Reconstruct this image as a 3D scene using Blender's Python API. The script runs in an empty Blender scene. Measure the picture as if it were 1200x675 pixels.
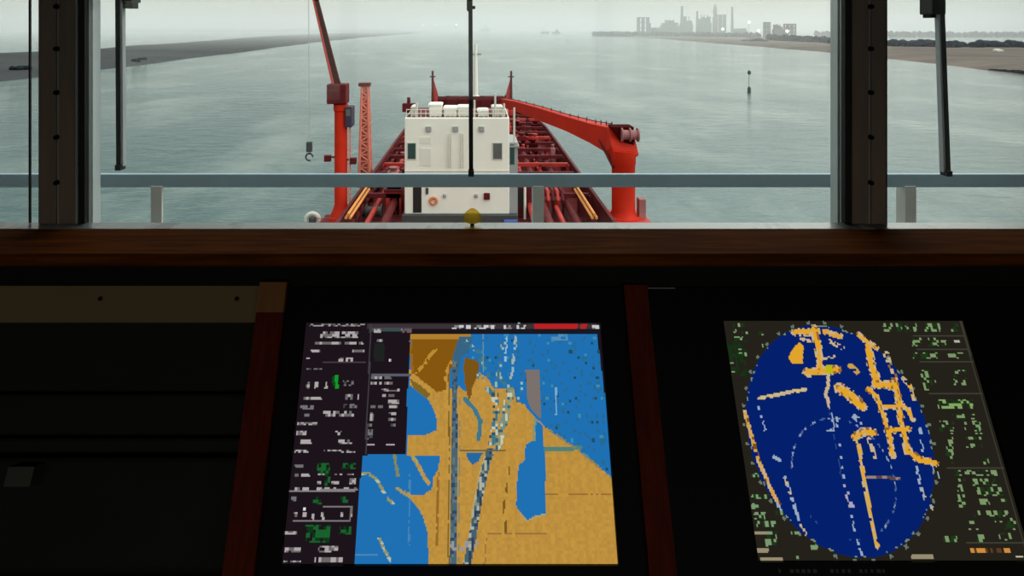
import bpy, bmesh, math, random
import numpy as np
from mathutils import Vector, Matrix, noise

C = bpy.context.scene.collection
F = 740.0            # focal length in pixels of the 1200x675 frame
CX, CY = 558.0, 34.0 # vanishing point straight ahead / horizon
EYE = 1.65           # eye height above the bridge floor
FK = F / 800.0
SEA = EYE - 30.0     # sea level seen from the bridge
DECK = EYE - 21.8    # main deck of the fore ship


def P(px, py, d):
    """point whose image is (px,py) at depth d*FK"""
    return Vector(((px - CX) * d / 800.0, d * FK, EYE - (py - CY) * d / 800.0))


def depth_on(py, z):
    """depth parameter of a horizontal level z seen at image row py"""
    return (EYE - z) * 800.0 / (py - CY)


def G(px, py, z):
    return P(px, py, depth_on(py, z))


# ------------------------------------------------------------------ helpers
class MB:
    def __init__(s):
        s.bm = bmesh.new()

    def box(s, a, b, bev=0.0):
        a, b = Vector(a), Vector(b)
        lo = Vector([min(a[i], b[i]) for i in range(3)])
        hi = Vector([max(a[i], b[i]) for i in range(3)])
        tb = bmesh.new()
        bmesh.ops.create_cube(tb, size=1.0)
        for v in tb.verts:
            v.co = Vector([lo[i] + (v.co[i] + .5) * (hi[i] - lo[i]) for i in range(3)])
        if bev:
            bmesh.ops.bevel(tb, geom=tb.edges[:], offset=bev, segments=2, profile=.5, affect='EDGES')
        s._merge(tb)
        return s

    def _merge(s, tb):
        me = bpy.data.meshes.new('t')
        tb.to_mesh(me)
        tb.free()
        s.bm.from_mesh(me)
        bpy.data.meshes.remove(me)

    def tube(s, pts, radii, n=12):
        pts = [Vector(p) for p in pts]
        if not hasattr(radii, '__len__'):
            radii = [radii] * len(pts)
        rings = []
        for i, p in enumerate(pts):
            if i == 0: t = pts[1] - pts[0]
            elif i == len(pts) - 1: t = pts[-1] - pts[-2]
            else: t = (pts[i + 1] - pts[i]).normalized() + (pts[i] - pts[i - 1]).normalized()
            t.normalize()
            ref = Vector((0, 0, 1)) if abs(t.z) < .95 else Vector((0, 1, 0))
            u = t.cross(ref).normalized()
            w = u.cross(t).normalized()
            rings.append([s.bm.verts.new(p + (u * math.cos(a) + w * math.sin(a)) * radii[i])
                          for a in [2 * math.pi * k / n + math.pi / n for k in range(n)]])
        for A, B in zip(rings, rings[1:]):
            for k in range(n):
                s.bm.faces.new((A[k], A[(k + 1) % n], B[(k + 1) % n], B[k]))
        s.bm.faces.new(rings[0][::-1])
        s.bm.faces.new(rings[-1])
        return s

    def lathe(s, c, prof, n=20):
        c = Vector(c)
        rings = []
        for r, z in prof:
            rings.append([s.bm.verts.new(c + Vector((r * math.cos(2 * math.pi * k / n), r * math.sin(2 * math.pi * k / n), z))) for k in range(n)])
        for A, B in zip(rings, rings[1:]):
            for k in range(n):
                s.bm.faces.new((A[k], A[(k + 1) % n], B[(k + 1) % n], B[k]))
        s.bm.faces.new(rings[0][::-1])
        s.bm.faces.new(rings[-1])
        return s

    def prism(s, poly, off):
        """poly: list of 3d points, extruded by vector off"""
        off = Vector(off)
        A = [s.bm.verts.new(Vector(p)) for p in poly]
        B = [s.bm.verts.new(Vector(p) + off) for p in poly]
        n = len(A)
        s.bm.faces.new(A[::-1])
        s.bm.faces.new(B)
        for k in range(n):
            s.bm.faces.new((A[k], A[(k + 1) % n], B[(k + 1) % n], B[k]))
        return s

    def torus(s, c, R, r, axis='Y', n=20, m=8, arc=1.0):
        c = Vector(c)
        rings = []
        cnt = n if arc >= 1 else n + 1
        for i in range(cnt):
            a = 2 * math.pi * arc * i / n
            ring = []
            for j in range(m):
                b = 2 * math.pi * j / m
                rr = R + r * math.cos(b)
                q = Vector((rr * math.cos(a), r * math.sin(b), rr * math.sin(a)))
                if axis == 'Z': q = Vector((q.x, q.z, q.y))
                ring.append(s.bm.verts.new(c + q))
            rings.append(ring)
        seq = list(zip(rings, rings[1:]))
        if arc >= 1: seq.append((rings[-1], rings[0]))
        for A, B in seq:
            for j in range(m):
                s.bm.faces.new((A[j], A[(j + 1) % m], B[(j + 1) % m], B[j]))
        if arc < 1:
            s.bm.faces.new(rings[0][::-1]); s.bm.faces.new(rings[-1])
        return s

    def build(s, name, mat, parent=None, smooth=False):
        bmesh.ops.recalc_face_normals(s.bm, faces=s.bm.faces[:])
        if parent is not None:
            M = world_loc(parent)
            for v in s.bm.verts: v.co -= M
            base = Vector((0, 0, 0))
        else:
            xs = [v.co for v in s.bm.verts]
            lo = Vector([min(v[i] for v in xs) for i in range(3)])
            hi = Vector([max(v[i] for v in xs) for i in range(3)])
            base = Vector(((lo.x + hi.x) / 2, (lo.y + hi.y) / 2, lo.z))
            for v in s.bm.verts: v.co -= base
        me = bpy.data.meshes.new(name)
        s.bm.to_mesh(me)
        s.bm.free()
        if smooth:
            for p in me.polygons: p.use_smooth = True
            try: me.set_sharp_from_angle(angle=math.radians(40))
            except Exception: pass
        me.materials.append(mat)
        o = bpy.data.objects.new(name, me)
        o.location = base
        C.objects.link(o)
        if parent is not None: o.parent = parent
        return o


def world_loc(o):
    v = Vector((0, 0, 0))
    while o is not None:
        v += o.location
        o = o.parent
    return v


def tag(o, label, cat, group=None, kind=None):
    o['label'] = label
    o['category'] = cat
    if group: o['group'] = group
    if kind: o['kind'] = kind
    return o


def thing(name, label, cat, loc, group=None):
    o = bpy.data.objects.new(name, None)
    o.empty_display_size = .1
    o.location = loc
    C.objects.link(o)
    return tag(o, label, cat, group)


def struct(o):
    o['kind'] = 'structure'
    return o


def plab(o, label):
    o['label'] = label
    return o


def lin(c):
    return tuple((v / 255 / 12.92) if v / 255 <= .04045 else ((v / 255 + .055) / 1.055) ** 2.4 for v in c)


def mat(name, rgb, rough=.6, metal=0.0, var=.12, scale=8.0, bump=0.0, stretch=(1, 1, 1), spec=.5, rgb2=None, thr=None):
    """procedural principled material: colour broken up by object-space noise"""
    m = bpy.data.materials.new(name)
    m.use_nodes = True
    nt = m.node_tree
    b = nt.nodes['Principled BSDF']
    b.inputs['Roughness'].default_value = rough
    b.inputs['Metallic'].default_value = metal
    b.inputs['Specular IOR Level'].default_value = spec
    tc = nt.nodes.new('ShaderNodeTexCoord')
    mp = nt.nodes.new('ShaderNodeMapping')
    mp.inputs['Scale'].default_value = stretch
    ns = nt.nodes.new('ShaderNodeTexNoise')
    ns.inputs['Scale'].default_value = scale
    ns.inputs['Detail'].default_value = 5
    rp = nt.nodes.new('ShaderNodeValToRGB')
    c = lin(rgb)
    c2 = lin(rgb2) if rgb2 else tuple(min(1, v * (1 + var)) for v in c)
    c1 = c if rgb2 else tuple(v * (1 - var) for v in c)
    lo, hi = thr if thr else (.35, .65)
    rp.color_ramp.elements[0].position = lo
    rp.color_ramp.elements[1].position = hi
    rp.color_ramp.elements[0].color = (*c1, 1)
    rp.color_ramp.elements[1].color = (*c2, 1)
    nt.links.new(tc.outputs['Object'], mp.inputs['Vector'])
    nt.links.new(mp.outputs['Vector'], ns.inputs['Vector'])
    nt.links.new(ns.outputs['Fac'], rp.inputs['Fac'])
    nt.links.new(rp.outputs['Color'], b.inputs['Base Color'])
    if bump:
        bp = nt.nodes.new('ShaderNodeBump')
        bp.inputs['Strength'].default_value = bump
        nt.links.new(ns.outputs['Fac'], bp.inputs['Height'])
        nt.links.new(bp.outputs['Normal'], b.inputs['Normal'])
    return m


M = {}
M['wood'] = mat('ledge_wood', (96, 46, 8), .85, spec=.03, scale=6, stretch=(1.2, 14, 14), rgb2=(136, 70, 12))
M['wood_red'] = mat('divider_wood', (98, 28, 12), .7, spec=.15, scale=8, stretch=(14, 2, 2), rgb2=(124, 40, 16))
M['wood_lit'] = mat('lit_divider_wood', (168, 104, 44), .5, scale=8, stretch=(10, 2, 2), rgb2=(150, 92, 38))  # lighter tone paints in the light the divider top catches
M['beige'] = mat('beige_panel', (150, 126, 92), .7, spec=.2, var=.06, scale=5)
M['black'] = mat('black_plastic', (5, 5, 6), .6, spec=.15, var=.1, scale=30)
M['rubber'] = mat('black_rubber', (7, 8, 8), .55, var=.1, scale=20)
M['console'] = mat('console_steel', (14, 13, 12), .6, spec=.2, var=.1, scale=6)
M['cavity'] = mat('cavity_paint', (38, 37, 28), .6, spec=.2, var=.1, scale=6)
M['trim'] = mat('brown_trim', (152, 128, 114), .55, var=.12, scale=5, stretch=(6, 6, 1))
M['trim_dark'] = mat('dark_trim_edge', (14, 14, 14), .5, var=.1)
M['jamb'] = mat('jamb_paint', (190, 198, 198), .5, var=.05, scale=4)
M['sill'] = mat('sill_paint', (44, 42, 40), .5, scale=9, stretch=(1, .5, .5), rgb2=(182, 190, 190), thr=(.37, .45))
for k_ in ('jamb', 'sill'):
    b_ = M[k_].node_tree.nodes['Principled BSDF']
    b_.inputs['Coat Weight'].default_value = 1.0
    b_.inputs['Coat Roughness'].default_value = .22
    b_.inputs['Coat IOR'].default_value = 1.7
M['rail'] = mat('rail_paint', (158, 182, 194), .5, var=.06, scale=4)
M['stanchion'] = mat('stanchion_paint', (210, 210, 202), .5, var=.06, scale=5)
M['metal'] = mat('grey_metal', (170, 174, 176), .5, 0, var=.08)
M['yellow'] = mat('yellow_paint', (252, 214, 50), .5, var=.03, scale=20)
def tinted(m, tint, f):
    """see-through tinted plastic"""
    n_ = m.node_tree
    b = n_.nodes['Principled BSDF']
    t = n_.nodes.new('ShaderNodeBsdfTranslucent'); t.inputs['Color'].default_value = (*tint, 1)
    q = n_.nodes.new('ShaderNodeBsdfTransparent'); q.inputs['Color'].default_value = (*tint, 1)
    m1 = n_.nodes.new('ShaderNodeMixShader'); m1.inputs['Fac'].default_value = .9
    m2 = n_.nodes.new('ShaderNodeMixShader'); m2.inputs['Fac'].default_value = f
    n_.links.new(b.outputs[0], m1.inputs[1]); n_.links.new(t.outputs[0], m1.inputs[2])
    n_.links.new(m1.outputs[0], m2.inputs[1]); n_.links.new(q.outputs[0], m2.inputs[2])
    n_.links.new(m2.outputs[0], n_.nodes['Material Output'].inputs['Surface'])


tinted(M['yellow'], (1.0, .80, .26), .68)
M['wall'] = mat('lining_panel', (96, 90, 80), .7, var=.05, scale=2)
M['floor'] = mat('floor_vinyl', (52, 50, 48), .6, var=.1, scale=12)
M['ceiling'] = mat('ceiling_panel', (120, 116, 108), .7, var=.04, scale=2)
M['hullpaint'] = mat('hull_paint', (150, 34, 26), .6, var=.15, scale=.3)
M['deckred'] = mat('deck_red', (74, 18, 20), .8, spec=.2, scale=.35, rgb2=(122, 28, 26))
M['maroon'] = mat('maroon_paint', (92, 22, 26), .7, spec=.2, var=.25, scale=.6)
M['red'] = mat('crane_red', (192, 36, 8), .6, spec=.2, var=.08, scale=.5)
M['red2'] = mat('deck_gear_red', (176, 40, 30), .6, var=.2, scale=.6)
M['palered'] = mat('faded_red', (214, 124, 106), .7, spec=.2, var=.1, scale=.5)
M['pinkgrey'] = mat('weathered_pink', (150, 96, 96), .7, var=.15, scale=.6)
M['edgered'] = mat('edge_red', (196, 74, 62), .7, spec=.1, var=.1)
M['darkred'] = mat('dark_boom', (62, 8, 10), .9, spec=.02, var=.15, scale=.5)
M['navy'] = mat('navy_paint', (52, 40, 62), .6, var=.1)
M['tan'] = mat('tan_pipe', (222, 146, 70), .6, var=.1, scale=.5)
M['white'] = mat('ship_white', (236, 234, 222), .5, var=.03, scale=.4)
M['offwhite'] = mat('worn_white', (204, 202, 190), .6, var=.04, scale=.4)
M['ventwhite'] = mat('panel_white', (222, 220, 208), .6, var=.03, scale=.4)
M['greyp'] = mat('grey_paint', (150, 152, 152), .6, var=.06, scale=.4)
M['dkgrey'] = mat('dark_grey_plinth', (58, 60, 60), .6, var=.1, scale=.6)
M['pit'] = mat('dark_opening', (14, 16, 16), .7, var=.1)
M['glassd'] = mat('dark_window', (46, 78, 76), .15, var=.1, scale=.6)
M['glassg'] = mat('grey_window', (92, 98, 96), .2, var=.1, scale=.6)
M['orange'] = mat('lifebuoy_orange', (214, 128, 84), .6, var=.08)
M['blue'] = mat('blue_drum', (26, 66, 140), .5, var=.08)
M['spit'] = mat('mudflat', (16, 22, 27), .9, scale=.02, stretch=(.4, 1, 1), rgb2=(42, 46, 49))
M['bank'] = mat('brown_bank', (66, 54, 46), .9, scale=.02, stretch=(.4, 1, 1), rgb2=(98, 84, 74))
M['trees'] = mat('haze_blue_trees', (14, 32, 48), .9, spec=.1, var=.2, scale=.05)  # blue of distance haze is put into the tree colour
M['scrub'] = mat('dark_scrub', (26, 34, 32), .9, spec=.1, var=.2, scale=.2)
M['plant_haze_teal'] = mat('refinery_haze_teal', (40, 84, 92), .7, var=.1, scale=.02)  # teal stands in for the haze tint on the far plant
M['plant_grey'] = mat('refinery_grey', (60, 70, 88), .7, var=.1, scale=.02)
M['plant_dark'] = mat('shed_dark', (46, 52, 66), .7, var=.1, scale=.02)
M['rock'] = mat('dark_rock', (34, 38, 44), .9, var=.25, scale=.3)


def emis(name, rgb, strength):
    m = bpy.data.materials.new(name)
    m.use_nodes = True
    nt = m.node_tree
    nt.nodes.clear()
    e = nt.nodes.new('ShaderNodeEmission')
    e.inputs['Color'].default_value = (*lin(rgb), 1)
    e.inputs['Strength'].default_value = strength
    o = nt.nodes.new('ShaderNodeOutputMaterial')
    nt.links.new(e.outputs[0], o.inputs['Surface'])
    return m


M['lamp'] = emis('flood_lamp', (255, 252, 240), 4.0)


def glass_mat():
    m = bpy.data.materials.new('window_glass')
    m.use_nodes = True
    nt = m.node_tree
    nt.nodes.clear()
    tr = nt.nodes.new('ShaderNodeBsdfTransparent')
    tr.inputs['Color'].default_value = (.96, .985, .975, 1)
    gl = nt.nodes.new('ShaderNodeBsdfGlossy')
    gl.inputs['Roughness'].default_value = .01
    fr = nt.nodes.new('ShaderNodeFresnel')
    fr.inputs['IOR'].default_value = 1.45
    mx = nt.nodes.new('ShaderNodeMixShader')
    o = nt.nodes.new('ShaderNodeOutputMaterial')
    nt.links.new(fr.outputs[0], mx.inputs['Fac'])
    nt.links.new(tr.outputs[0], mx.inputs[1])
    nt.links.new(gl.outputs[0], mx.inputs[2])
    nt.links.new(mx.outputs[0], o.inputs['Surface'])
    return m


M['glass'] = glass_mat()


def water_mat():
    m = bpy.data.materials.new('sea_water')
    m.use_nodes = True
    nt = m.node_tree
    b = nt.nodes['Principled BSDF']
    b.inputs['Base Color'].default_value = (.022, .075, .082, 1)
    b.inputs['Roughness'].default_value = .12
    b.inputs['IOR'].default_value = 1.33
    g = nt.nodes.new('ShaderNodeNewGeometry')
    mp = nt.nodes.new('ShaderNodeMapping')
    mp.inputs['Scale'].default_value = (.6, 1.0, 1.0)
    n1 = nt.nodes.new('ShaderNodeTexNoise'); n1.inputs['Scale'].default_value = .22; n1.inputs['Detail'].default_value = 6; n1.inputs['Roughness'].default_value = .6
    n2 = nt.nodes.new('ShaderNodeTexNoise'); n2.inputs['Scale'].default_value = .012; n2.inputs['Detail'].default_value = 4
    mr = nt.nodes.new('ShaderNodeMapRange')
    mr.inputs['From Min'].default_value = .3; mr.inputs['From Max'].default_value = .7
    mr.inputs['To Min'].default_value = .32; mr.inputs['To Max'].default_value = .68
    bp = nt.nodes.new('ShaderNodeBump')
    bp.inputs['Distance'].default_value = 1.6
    nt.links.new(g.outputs['Position'], mp.inputs['Vector'])
    nt.links.new(mp.outputs['Vector'], n1.inputs['Vector'])
    nt.links.new(mp.outputs['Vector'], n2.inputs['Vector'])
    nt.links.new(n2.outputs['Fac'], mr.inputs['Value'])
    nt.links.new(mr.outputs['Result'], bp.inputs['Strength'])
    nt.links.new(n1.outputs['Fac'], bp.inputs['Height'])
    nt.links.new(bp.outputs['Normal'], b.inputs['Normal'])
    # wind streaks and thin foam
    mp2 = nt.nodes.new('ShaderNodeMapping'); mp2.inputs['Scale'].default_value = (.8, .35, 1)
    n3 = nt.nodes.new('ShaderNodeTexNoise'); n3.inputs['Scale'].default_value = .03; n3.inputs['Detail'].default_value = 7; n3.inputs['Roughness'].default_value = .65
    cr = nt.nodes.new('ShaderNodeValToRGB')
    cr.color_ramp.elements[0].position = .48; cr.color_ramp.elements[0].color = (.022, .078, .082, 1)
    cr.color_ramp.elements[1].position = .74; cr.color_ramp.elements[1].color = (.20, .25, .23, 1)
    nt.links.new(g.outputs['Position'], mp2.inputs['Vector'])
    nt.links.new(mp2.outputs['Vector'], n3.inputs['Vector'])
    nt.links.new(n3.outputs['Fac'], cr.inputs['Fac'])
    nt.links.new(cr.outputs['Color'], b.inputs['Base Color'])
    return m


M['sea'] = water_mat()

# ================================================================== WORLD
W = bpy.data.worlds.new('overcast')
bpy.context.scene.world = W
W.use_nodes = True
nt = W.node_tree
nt.nodes.clear()
tc = nt.nodes.new('ShaderNodeTexCoord')
sx = nt.nodes.new('ShaderNodeSeparateXYZ')
nt.links.new(tc.outputs['Generated'], sx.inputs[0])
rp = nt.nodes.new('ShaderNodeValToRGB')
el = rp.color_ramp.elements
el[0].position = 0.0; el[0].color = (.56, .585, .52, 1)
el[1].position = 1.0; el[1].color = (1.9, 1.95, 1.95, 1)
for p_, c_ in ((.05, (.62, .61, .52, 1)), (.20, (.92, .93, .84, 1)), (.5, (1.4, 1.42, 1.36, 1))):
    e = el.new(p_); e.color = c_
nt.links.new(sx.outputs['Z'], rp.inputs['Fac'])
zf = nt.nodes.new('ShaderNodeMapRange')     # the cloud cover is thinner, so brighter, aloft to starboard
zf.interpolation_type = 'SMOOTHSTEP'
zf.inputs['From Min'].default_value = .03; zf.inputs['From Max'].default_value = .22
nt.links.new(sx.outputs['Z'], zf.inputs['Value'])
xz = nt.nodes.new('ShaderNodeMath'); xz.operation = 'MULTIPLY'
nt.links.new(sx.outputs['X'], xz.inputs[0]); nt.links.new(zf.outputs['Result'], xz.inputs[1])
mr = nt.nodes.new('ShaderNodeMapRange')
mr.inputs['From Min'].default_value = -.4; mr.inputs['From Max'].default_value = .4
mr.inputs['To Min'].default_value = .5; mr.inputs['To Max'].default_value = 1.7
nt.links.new(xz.outputs[0], mr.inputs['Value'])
bg = nt.nodes.new('ShaderNodeBackground')
nt.links.new(rp.outputs['Color'], bg.inputs['Color'])
nt.links.new(mr.outputs['Result'], bg.inputs['Strength'])
ow = nt.nodes.new('ShaderNodeOutputWorld')
nt.links.new(bg.outputs[0], ow.inputs['Surface'])

# ================================================================== SEA, HAZE, SHORES
b = MB()
vs = [b.bm.verts.new(v) for v in ((-16000, -300, SEA), (16000, -300, SEA), (16000, 24000, SEA), (-16000, 24000, SEA))]
b.bm.faces.new(vs)
o = b.build('sea_water', M['sea'])
struct(o); o['label'] = 'grey green rippled sea water'

hz = bpy.data.materials.new('sea_haze')
hz.use_nodes = True
nt = hz.node_tree
nt.nodes.clear()
vsn = nt.nodes.new('ShaderNodeVolumeScatter')
vsn.inputs['Color'].default_value = (.985, .985, .965, 1)
vsn.inputs['Density'].default_value = 4.6e-4
vsn.inputs['Anisotropy'].default_value = .2
o_ = nt.nodes.new('ShaderNodeOutputMaterial')
nt.links.new(vsn.outputs[0], o_.inputs['Volume'])
o = MB().box((-15000, 820, SEA - 3), (15000, 23000, 110)).build('sea_haze', hz)
tag(o, 'thin grey haze lying over the distant water', 'haze', kind='stuff')


def land(name, near, far, z, m, seed, amp=1.0, n=60):
    """a low tongue of land: near and far shorelines as lists of world (x,y) points"""
    def samp(L, t):
        k = t * (len(L) - 1); i = min(int(k), len(L) - 2); f = k - i
        return Vector(L[i]).lerp(Vector(L[i + 1]), f)
    bmx = MB(); rows = []
    R = 12
    for i in range(n + 1):
        a, c = samp(near, i / n), samp(far, i / n)
        row = []
        for j in range(R + 1):
            q = a.lerp(c, j / R)
            h = -1.0 if j in (0, R) else z + amp * noise.noise(Vector((q.x * .02 + seed, q.y * .008, j * .7)))
            wob = 10 * noise.noise(Vector((q.x * .01, q.y * .01 + seed, 3.3))) if 0 < i < n else 0
            row.append(bmx.bm.verts.new((q.x + wob, q.y, SEA + h)))
        rows.append(row)
    for A, B in zip(rows, rows[1:]):
        for j in range(R):
            bmx.bm.faces.new((A[j], A[j + 1], B[j + 1], B[j]))
    return bmx.build(name, m, smooth=True)


def gxy(px, py):
    v = G(px, py, SEA)
    return (v.x, v.y)


o = land('shore_land', [gxy(*q) for q in ((-60, 105), (0, 98), (117, 83), (240, 68), (350, 53), (420, 45), (490, 39))],
         [gxy(*q) for q in ((-60, 67), (0, 63), (117, 57), (240, 48), (330, 41.5), (420, 38), (492, 37.6))], 2.0, M['spit'], 1.0, 1.6)
struct(o); o['label'] = 'dark flat spit of land running out on the port side'
o = land('shore_land', [gxy(*q) for q in ((1300, 104), (1200, 90), (1110, 78), (1037, 70), (976, 63), (850, 52), (740, 43), (690, 39.5))],
         [gxy(*q) for q in ((1300, 54), (1200, 52), (1110, 50), (1037, 48), (976, 46), (850, 43), (740, 40), (688, 38.5))], 3.0, M['bank'], 5.0, 1.5)
struct(o); o['label'] = 'brown flat river bank on the starboard side'
# faint low coasts on the horizon
for nm, pts, d, hgt, lab in (('shore_land', (100, 520), 7000, 34, 'very faint low coast on the port horizon'),):
    bmx = MB()
    x0, x1 = [(p - CX) * d / 800 for p in pts]
    top, bot, bak = [], [], []
    for i in range(61):
        x = x0 + (x1 - x0) * i / 60
        h = hgt * (.75 + .35 * noise.noise(Vector((x * .004, 2.2, 0)))) * min(1, (60 - i) / 14)
        bot.append(bmx.bm.verts.new((x, d * FK, SEA - 1)))
        top.append(bmx.bm.verts.new((x, d * FK + 120, SEA + h)))
        bak.append(bmx.bm.verts.new((x, d * FK + 600, SEA - 1)))
    for i in range(60):
        bmx.bm.faces.new((bot[i], bot[i + 1], top[i + 1], top[i]))
        bmx.bm.faces.new((top[i], top[i + 1], bak[i + 1], bak[i]))
    o = struct(bmx.build(nm, M['trees'], smooth=True)); o['label'] = lab


def tree_belt(pts, seed, label):
    """a dense belt of trees along a line of world points with heights; a long bumpy body with depth"""
    rnd = random.Random(seed)
    bmx = MB()
    for (xa, ya, ha), (xb, yb, hb) in zip(pts, pts[1:]):
        L = math.hypot(xb - xa, yb - ya)
        n = max(3, int(L / 11))
        for i in range(n):
            f = (i + rnd.random()) / n
            for r in range(2):
                h = (ha + (hb - ha) * f) * rnd.uniform(.7, 1.05)
                x, y = xa + (xb - xa) * f + rnd.uniform(-6, 6), ya + (yb - ya) * f + r * 16 + rnd.uniform(-6, 6)
                w = rnd.uniform(6, 10)
                prof = [(w * .5, -2), (w, h * .25), (w * 1.05, h * .5), (w * .8, h * .8), (w * .3, h)]
                bmx.lathe((x, y, SEA + 1), prof, 7)
    o = bmx.build('distant_trees', M['trees'], smooth=True)
    return tag(o, label, 'trees', kind='stuff')


def tp(px, ytop, d):
    return ((px - CX) * d / 800, d * FK, 30 - (ytop - CY) * d / 800)


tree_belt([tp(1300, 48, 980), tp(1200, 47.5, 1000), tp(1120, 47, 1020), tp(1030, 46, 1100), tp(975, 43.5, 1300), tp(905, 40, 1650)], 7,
          'long dark tree belt with painted haze blue behind the starboard river bank')
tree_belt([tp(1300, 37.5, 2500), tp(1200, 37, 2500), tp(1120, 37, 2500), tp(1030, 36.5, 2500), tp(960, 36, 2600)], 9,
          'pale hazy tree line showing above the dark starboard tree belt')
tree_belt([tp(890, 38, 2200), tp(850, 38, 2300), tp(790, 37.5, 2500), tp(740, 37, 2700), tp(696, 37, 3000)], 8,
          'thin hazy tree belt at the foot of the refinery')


# ---- refinery on the far shore
def plant_block(name, x0, x1, yt, d, m, label, cat, kind='block', seed=0):
    a, c = P(x0, yt, d), P(x1, yt, d)
    w = c.x - a.x
    z0 = SEA + 1.5
    xm = (a.x + c.x) / 2
    y = d * FK
    top = a.z
    rnd = random.Random(seed)
    bmx = MB()
    if kind == 'block':        # a process unit: stacked frames with pipes
        bmx.box((a.x, y, z0), (c.x, y + w * .7, z0 + (top - z0) * .62))
        for k in range(4):
            xx = a.x + w * (k + .5) / 4
            hh = z0 + (top - z0) * rnd.uniform(.75, 1.0)
            bmx.box((xx - w * .09, y + w * .1, z0), (xx + w * .09, y + w * .5, hh))
        bmx.box((a.x - w * .03, y - w * .04, z0 + (top - z0) * .4), (c.x + w * .03, y + w * .74, z0 + (top - z0) * .45))
        for k in range(3):
            xx = a.x + w * (k + .8) / 4
            bmx.tube([(xx, y + w * .2, z0), (xx, y + w * .2, top)], w * .035, 6)
    elif kind == 'stack':
        r = w / 2
        bmx.lathe((xm, y, 0), [(r * 1.25, z0), (r, z0 + (top - z0) * .3), (r * .75, top - 2), (r * .85, top - 2), (r * .85, top)], 12)
    elif kind == 'column':     # distillation column with platforms
        r = w / 2
        bmx.lathe((xm, y, 0), [(r * .8, z0), (r * .8, z0 + (top - z0) * .55), (r * .55, z0 + (top - z0) * .6), (r * .55, top - r), (r * .2, top)], 12)
        for k in range(3):
            zz = z0 + (top - z0) * (.35 + .2 * k)
            bmx.lathe((xm, y, zz), [(r * 1.1, 0), (r * 1.1, 2.5)], 12)
    elif kind == 'tank':
        r = w / 2
        bmx.lathe((xm, y + r, 0), [(r, z0), (r, top - r * .15), (r * .5, top - r * .04), (.5, top)], 20)
    elif kind == 'shed':
        bmx.prism([(a.x, y, z0), (c.x, y, z0), (c.x, y, top - w * .12), (xm, y, top), (a.x, y, top - w * .12)], (0, w, 0))
    elif kind == 'frame':      # open steel frame
        for fx in (0, .5, 1):
            for fy in (0, .6):
                xx = a.x + w * fx; yy = y + w * fy
                bmx.box((xx - w * .08, yy - w * .08, z0), (xx + w * .08, yy + w * .08, top))
        for fz in (.4, .7, .97):
            zz = z0 + (top - z0) * fz
            bmx.box((a.x - w * .08, y - w * .1, zz - 1.5), (c.x + w * .08, y + w * .7, zz + 2))
    o = bmx.build(name, m)
    return tag(o, label, cat, 'refinery on the far shore')


PB = plant_block
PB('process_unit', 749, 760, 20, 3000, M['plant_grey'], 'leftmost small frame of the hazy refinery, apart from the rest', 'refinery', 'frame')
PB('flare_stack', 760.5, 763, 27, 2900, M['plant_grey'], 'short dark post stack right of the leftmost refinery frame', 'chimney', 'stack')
PB('process_unit', 777, 796, 23, 3000, M['plant_haze_teal'], 'wide refinery block in painted haze teal left of the tall thin chimney', 'refinery', 'block', 1)
PB('refinery_chimney', 797.5, 801, 7, 3000, M['plant_haze_teal'], 'tall thin chimney on the wide haze teal refinery block', 'chimney', 'stack')
PB('process_unit', 799, 812, 19, 3050, M['plant_haze_teal'], 'refinery block directly behind the tall thin chimney', 'refinery', 'block', 2)
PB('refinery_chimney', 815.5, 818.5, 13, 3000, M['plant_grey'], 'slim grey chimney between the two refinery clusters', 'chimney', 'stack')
PB('process_unit', 820, 834, 17, 2900, M['plant_haze_teal'], 'refinery block in painted haze teal at the foot of the tallest tower', 'refinery', 'block', 3)
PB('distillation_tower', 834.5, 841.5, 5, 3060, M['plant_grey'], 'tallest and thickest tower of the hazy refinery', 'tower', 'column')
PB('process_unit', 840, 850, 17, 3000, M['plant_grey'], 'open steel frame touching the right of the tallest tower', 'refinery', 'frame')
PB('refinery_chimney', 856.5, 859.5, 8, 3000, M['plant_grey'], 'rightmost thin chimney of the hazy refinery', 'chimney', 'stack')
PB('process_unit', 861, 876, 33, 3000, M['plant_haze_teal'], 'low hazy refinery block under the rightmost thin chimney', 'refinery', 'block', 5)
PB('storage_tank', 764, 776, 32, 2900, M['plant_haze_teal'], 'low round storage tank at the left end of the refinery', 'tank', 'tank')
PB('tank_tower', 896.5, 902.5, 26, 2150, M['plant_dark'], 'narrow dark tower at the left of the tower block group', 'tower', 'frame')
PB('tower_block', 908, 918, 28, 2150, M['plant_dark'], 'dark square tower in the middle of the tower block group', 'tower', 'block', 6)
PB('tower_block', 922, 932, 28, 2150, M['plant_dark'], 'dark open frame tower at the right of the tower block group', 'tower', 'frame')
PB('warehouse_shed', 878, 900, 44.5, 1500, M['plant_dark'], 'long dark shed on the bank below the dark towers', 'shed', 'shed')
PB('bank_hut', 1169, 1176, 57.5, 830, M['white'], 'small white hut on the starboard river bank', 'hut', 'shed')


def lamp(px, py, d, r, label):
    p = P(px, py, d)
    t = thing('flood_light', label, 'light', (p.x, p.y, SEA + 1), 'lights on the far shore')
    MB().tube([(p.x, p.y + r, SEA + 1), (p.x, p.y + r, p.z)], r * .15, 6).build('pole', M['plant_grey'], t)
    MB().lathe((p.x, p.y, p.z), [(r * .3, -r), (r * .8, -r * .6), (r, 0), (r * .8, r * .6), (r * .3, r)], 10).build('lamp', M['lamp'], t)


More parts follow.
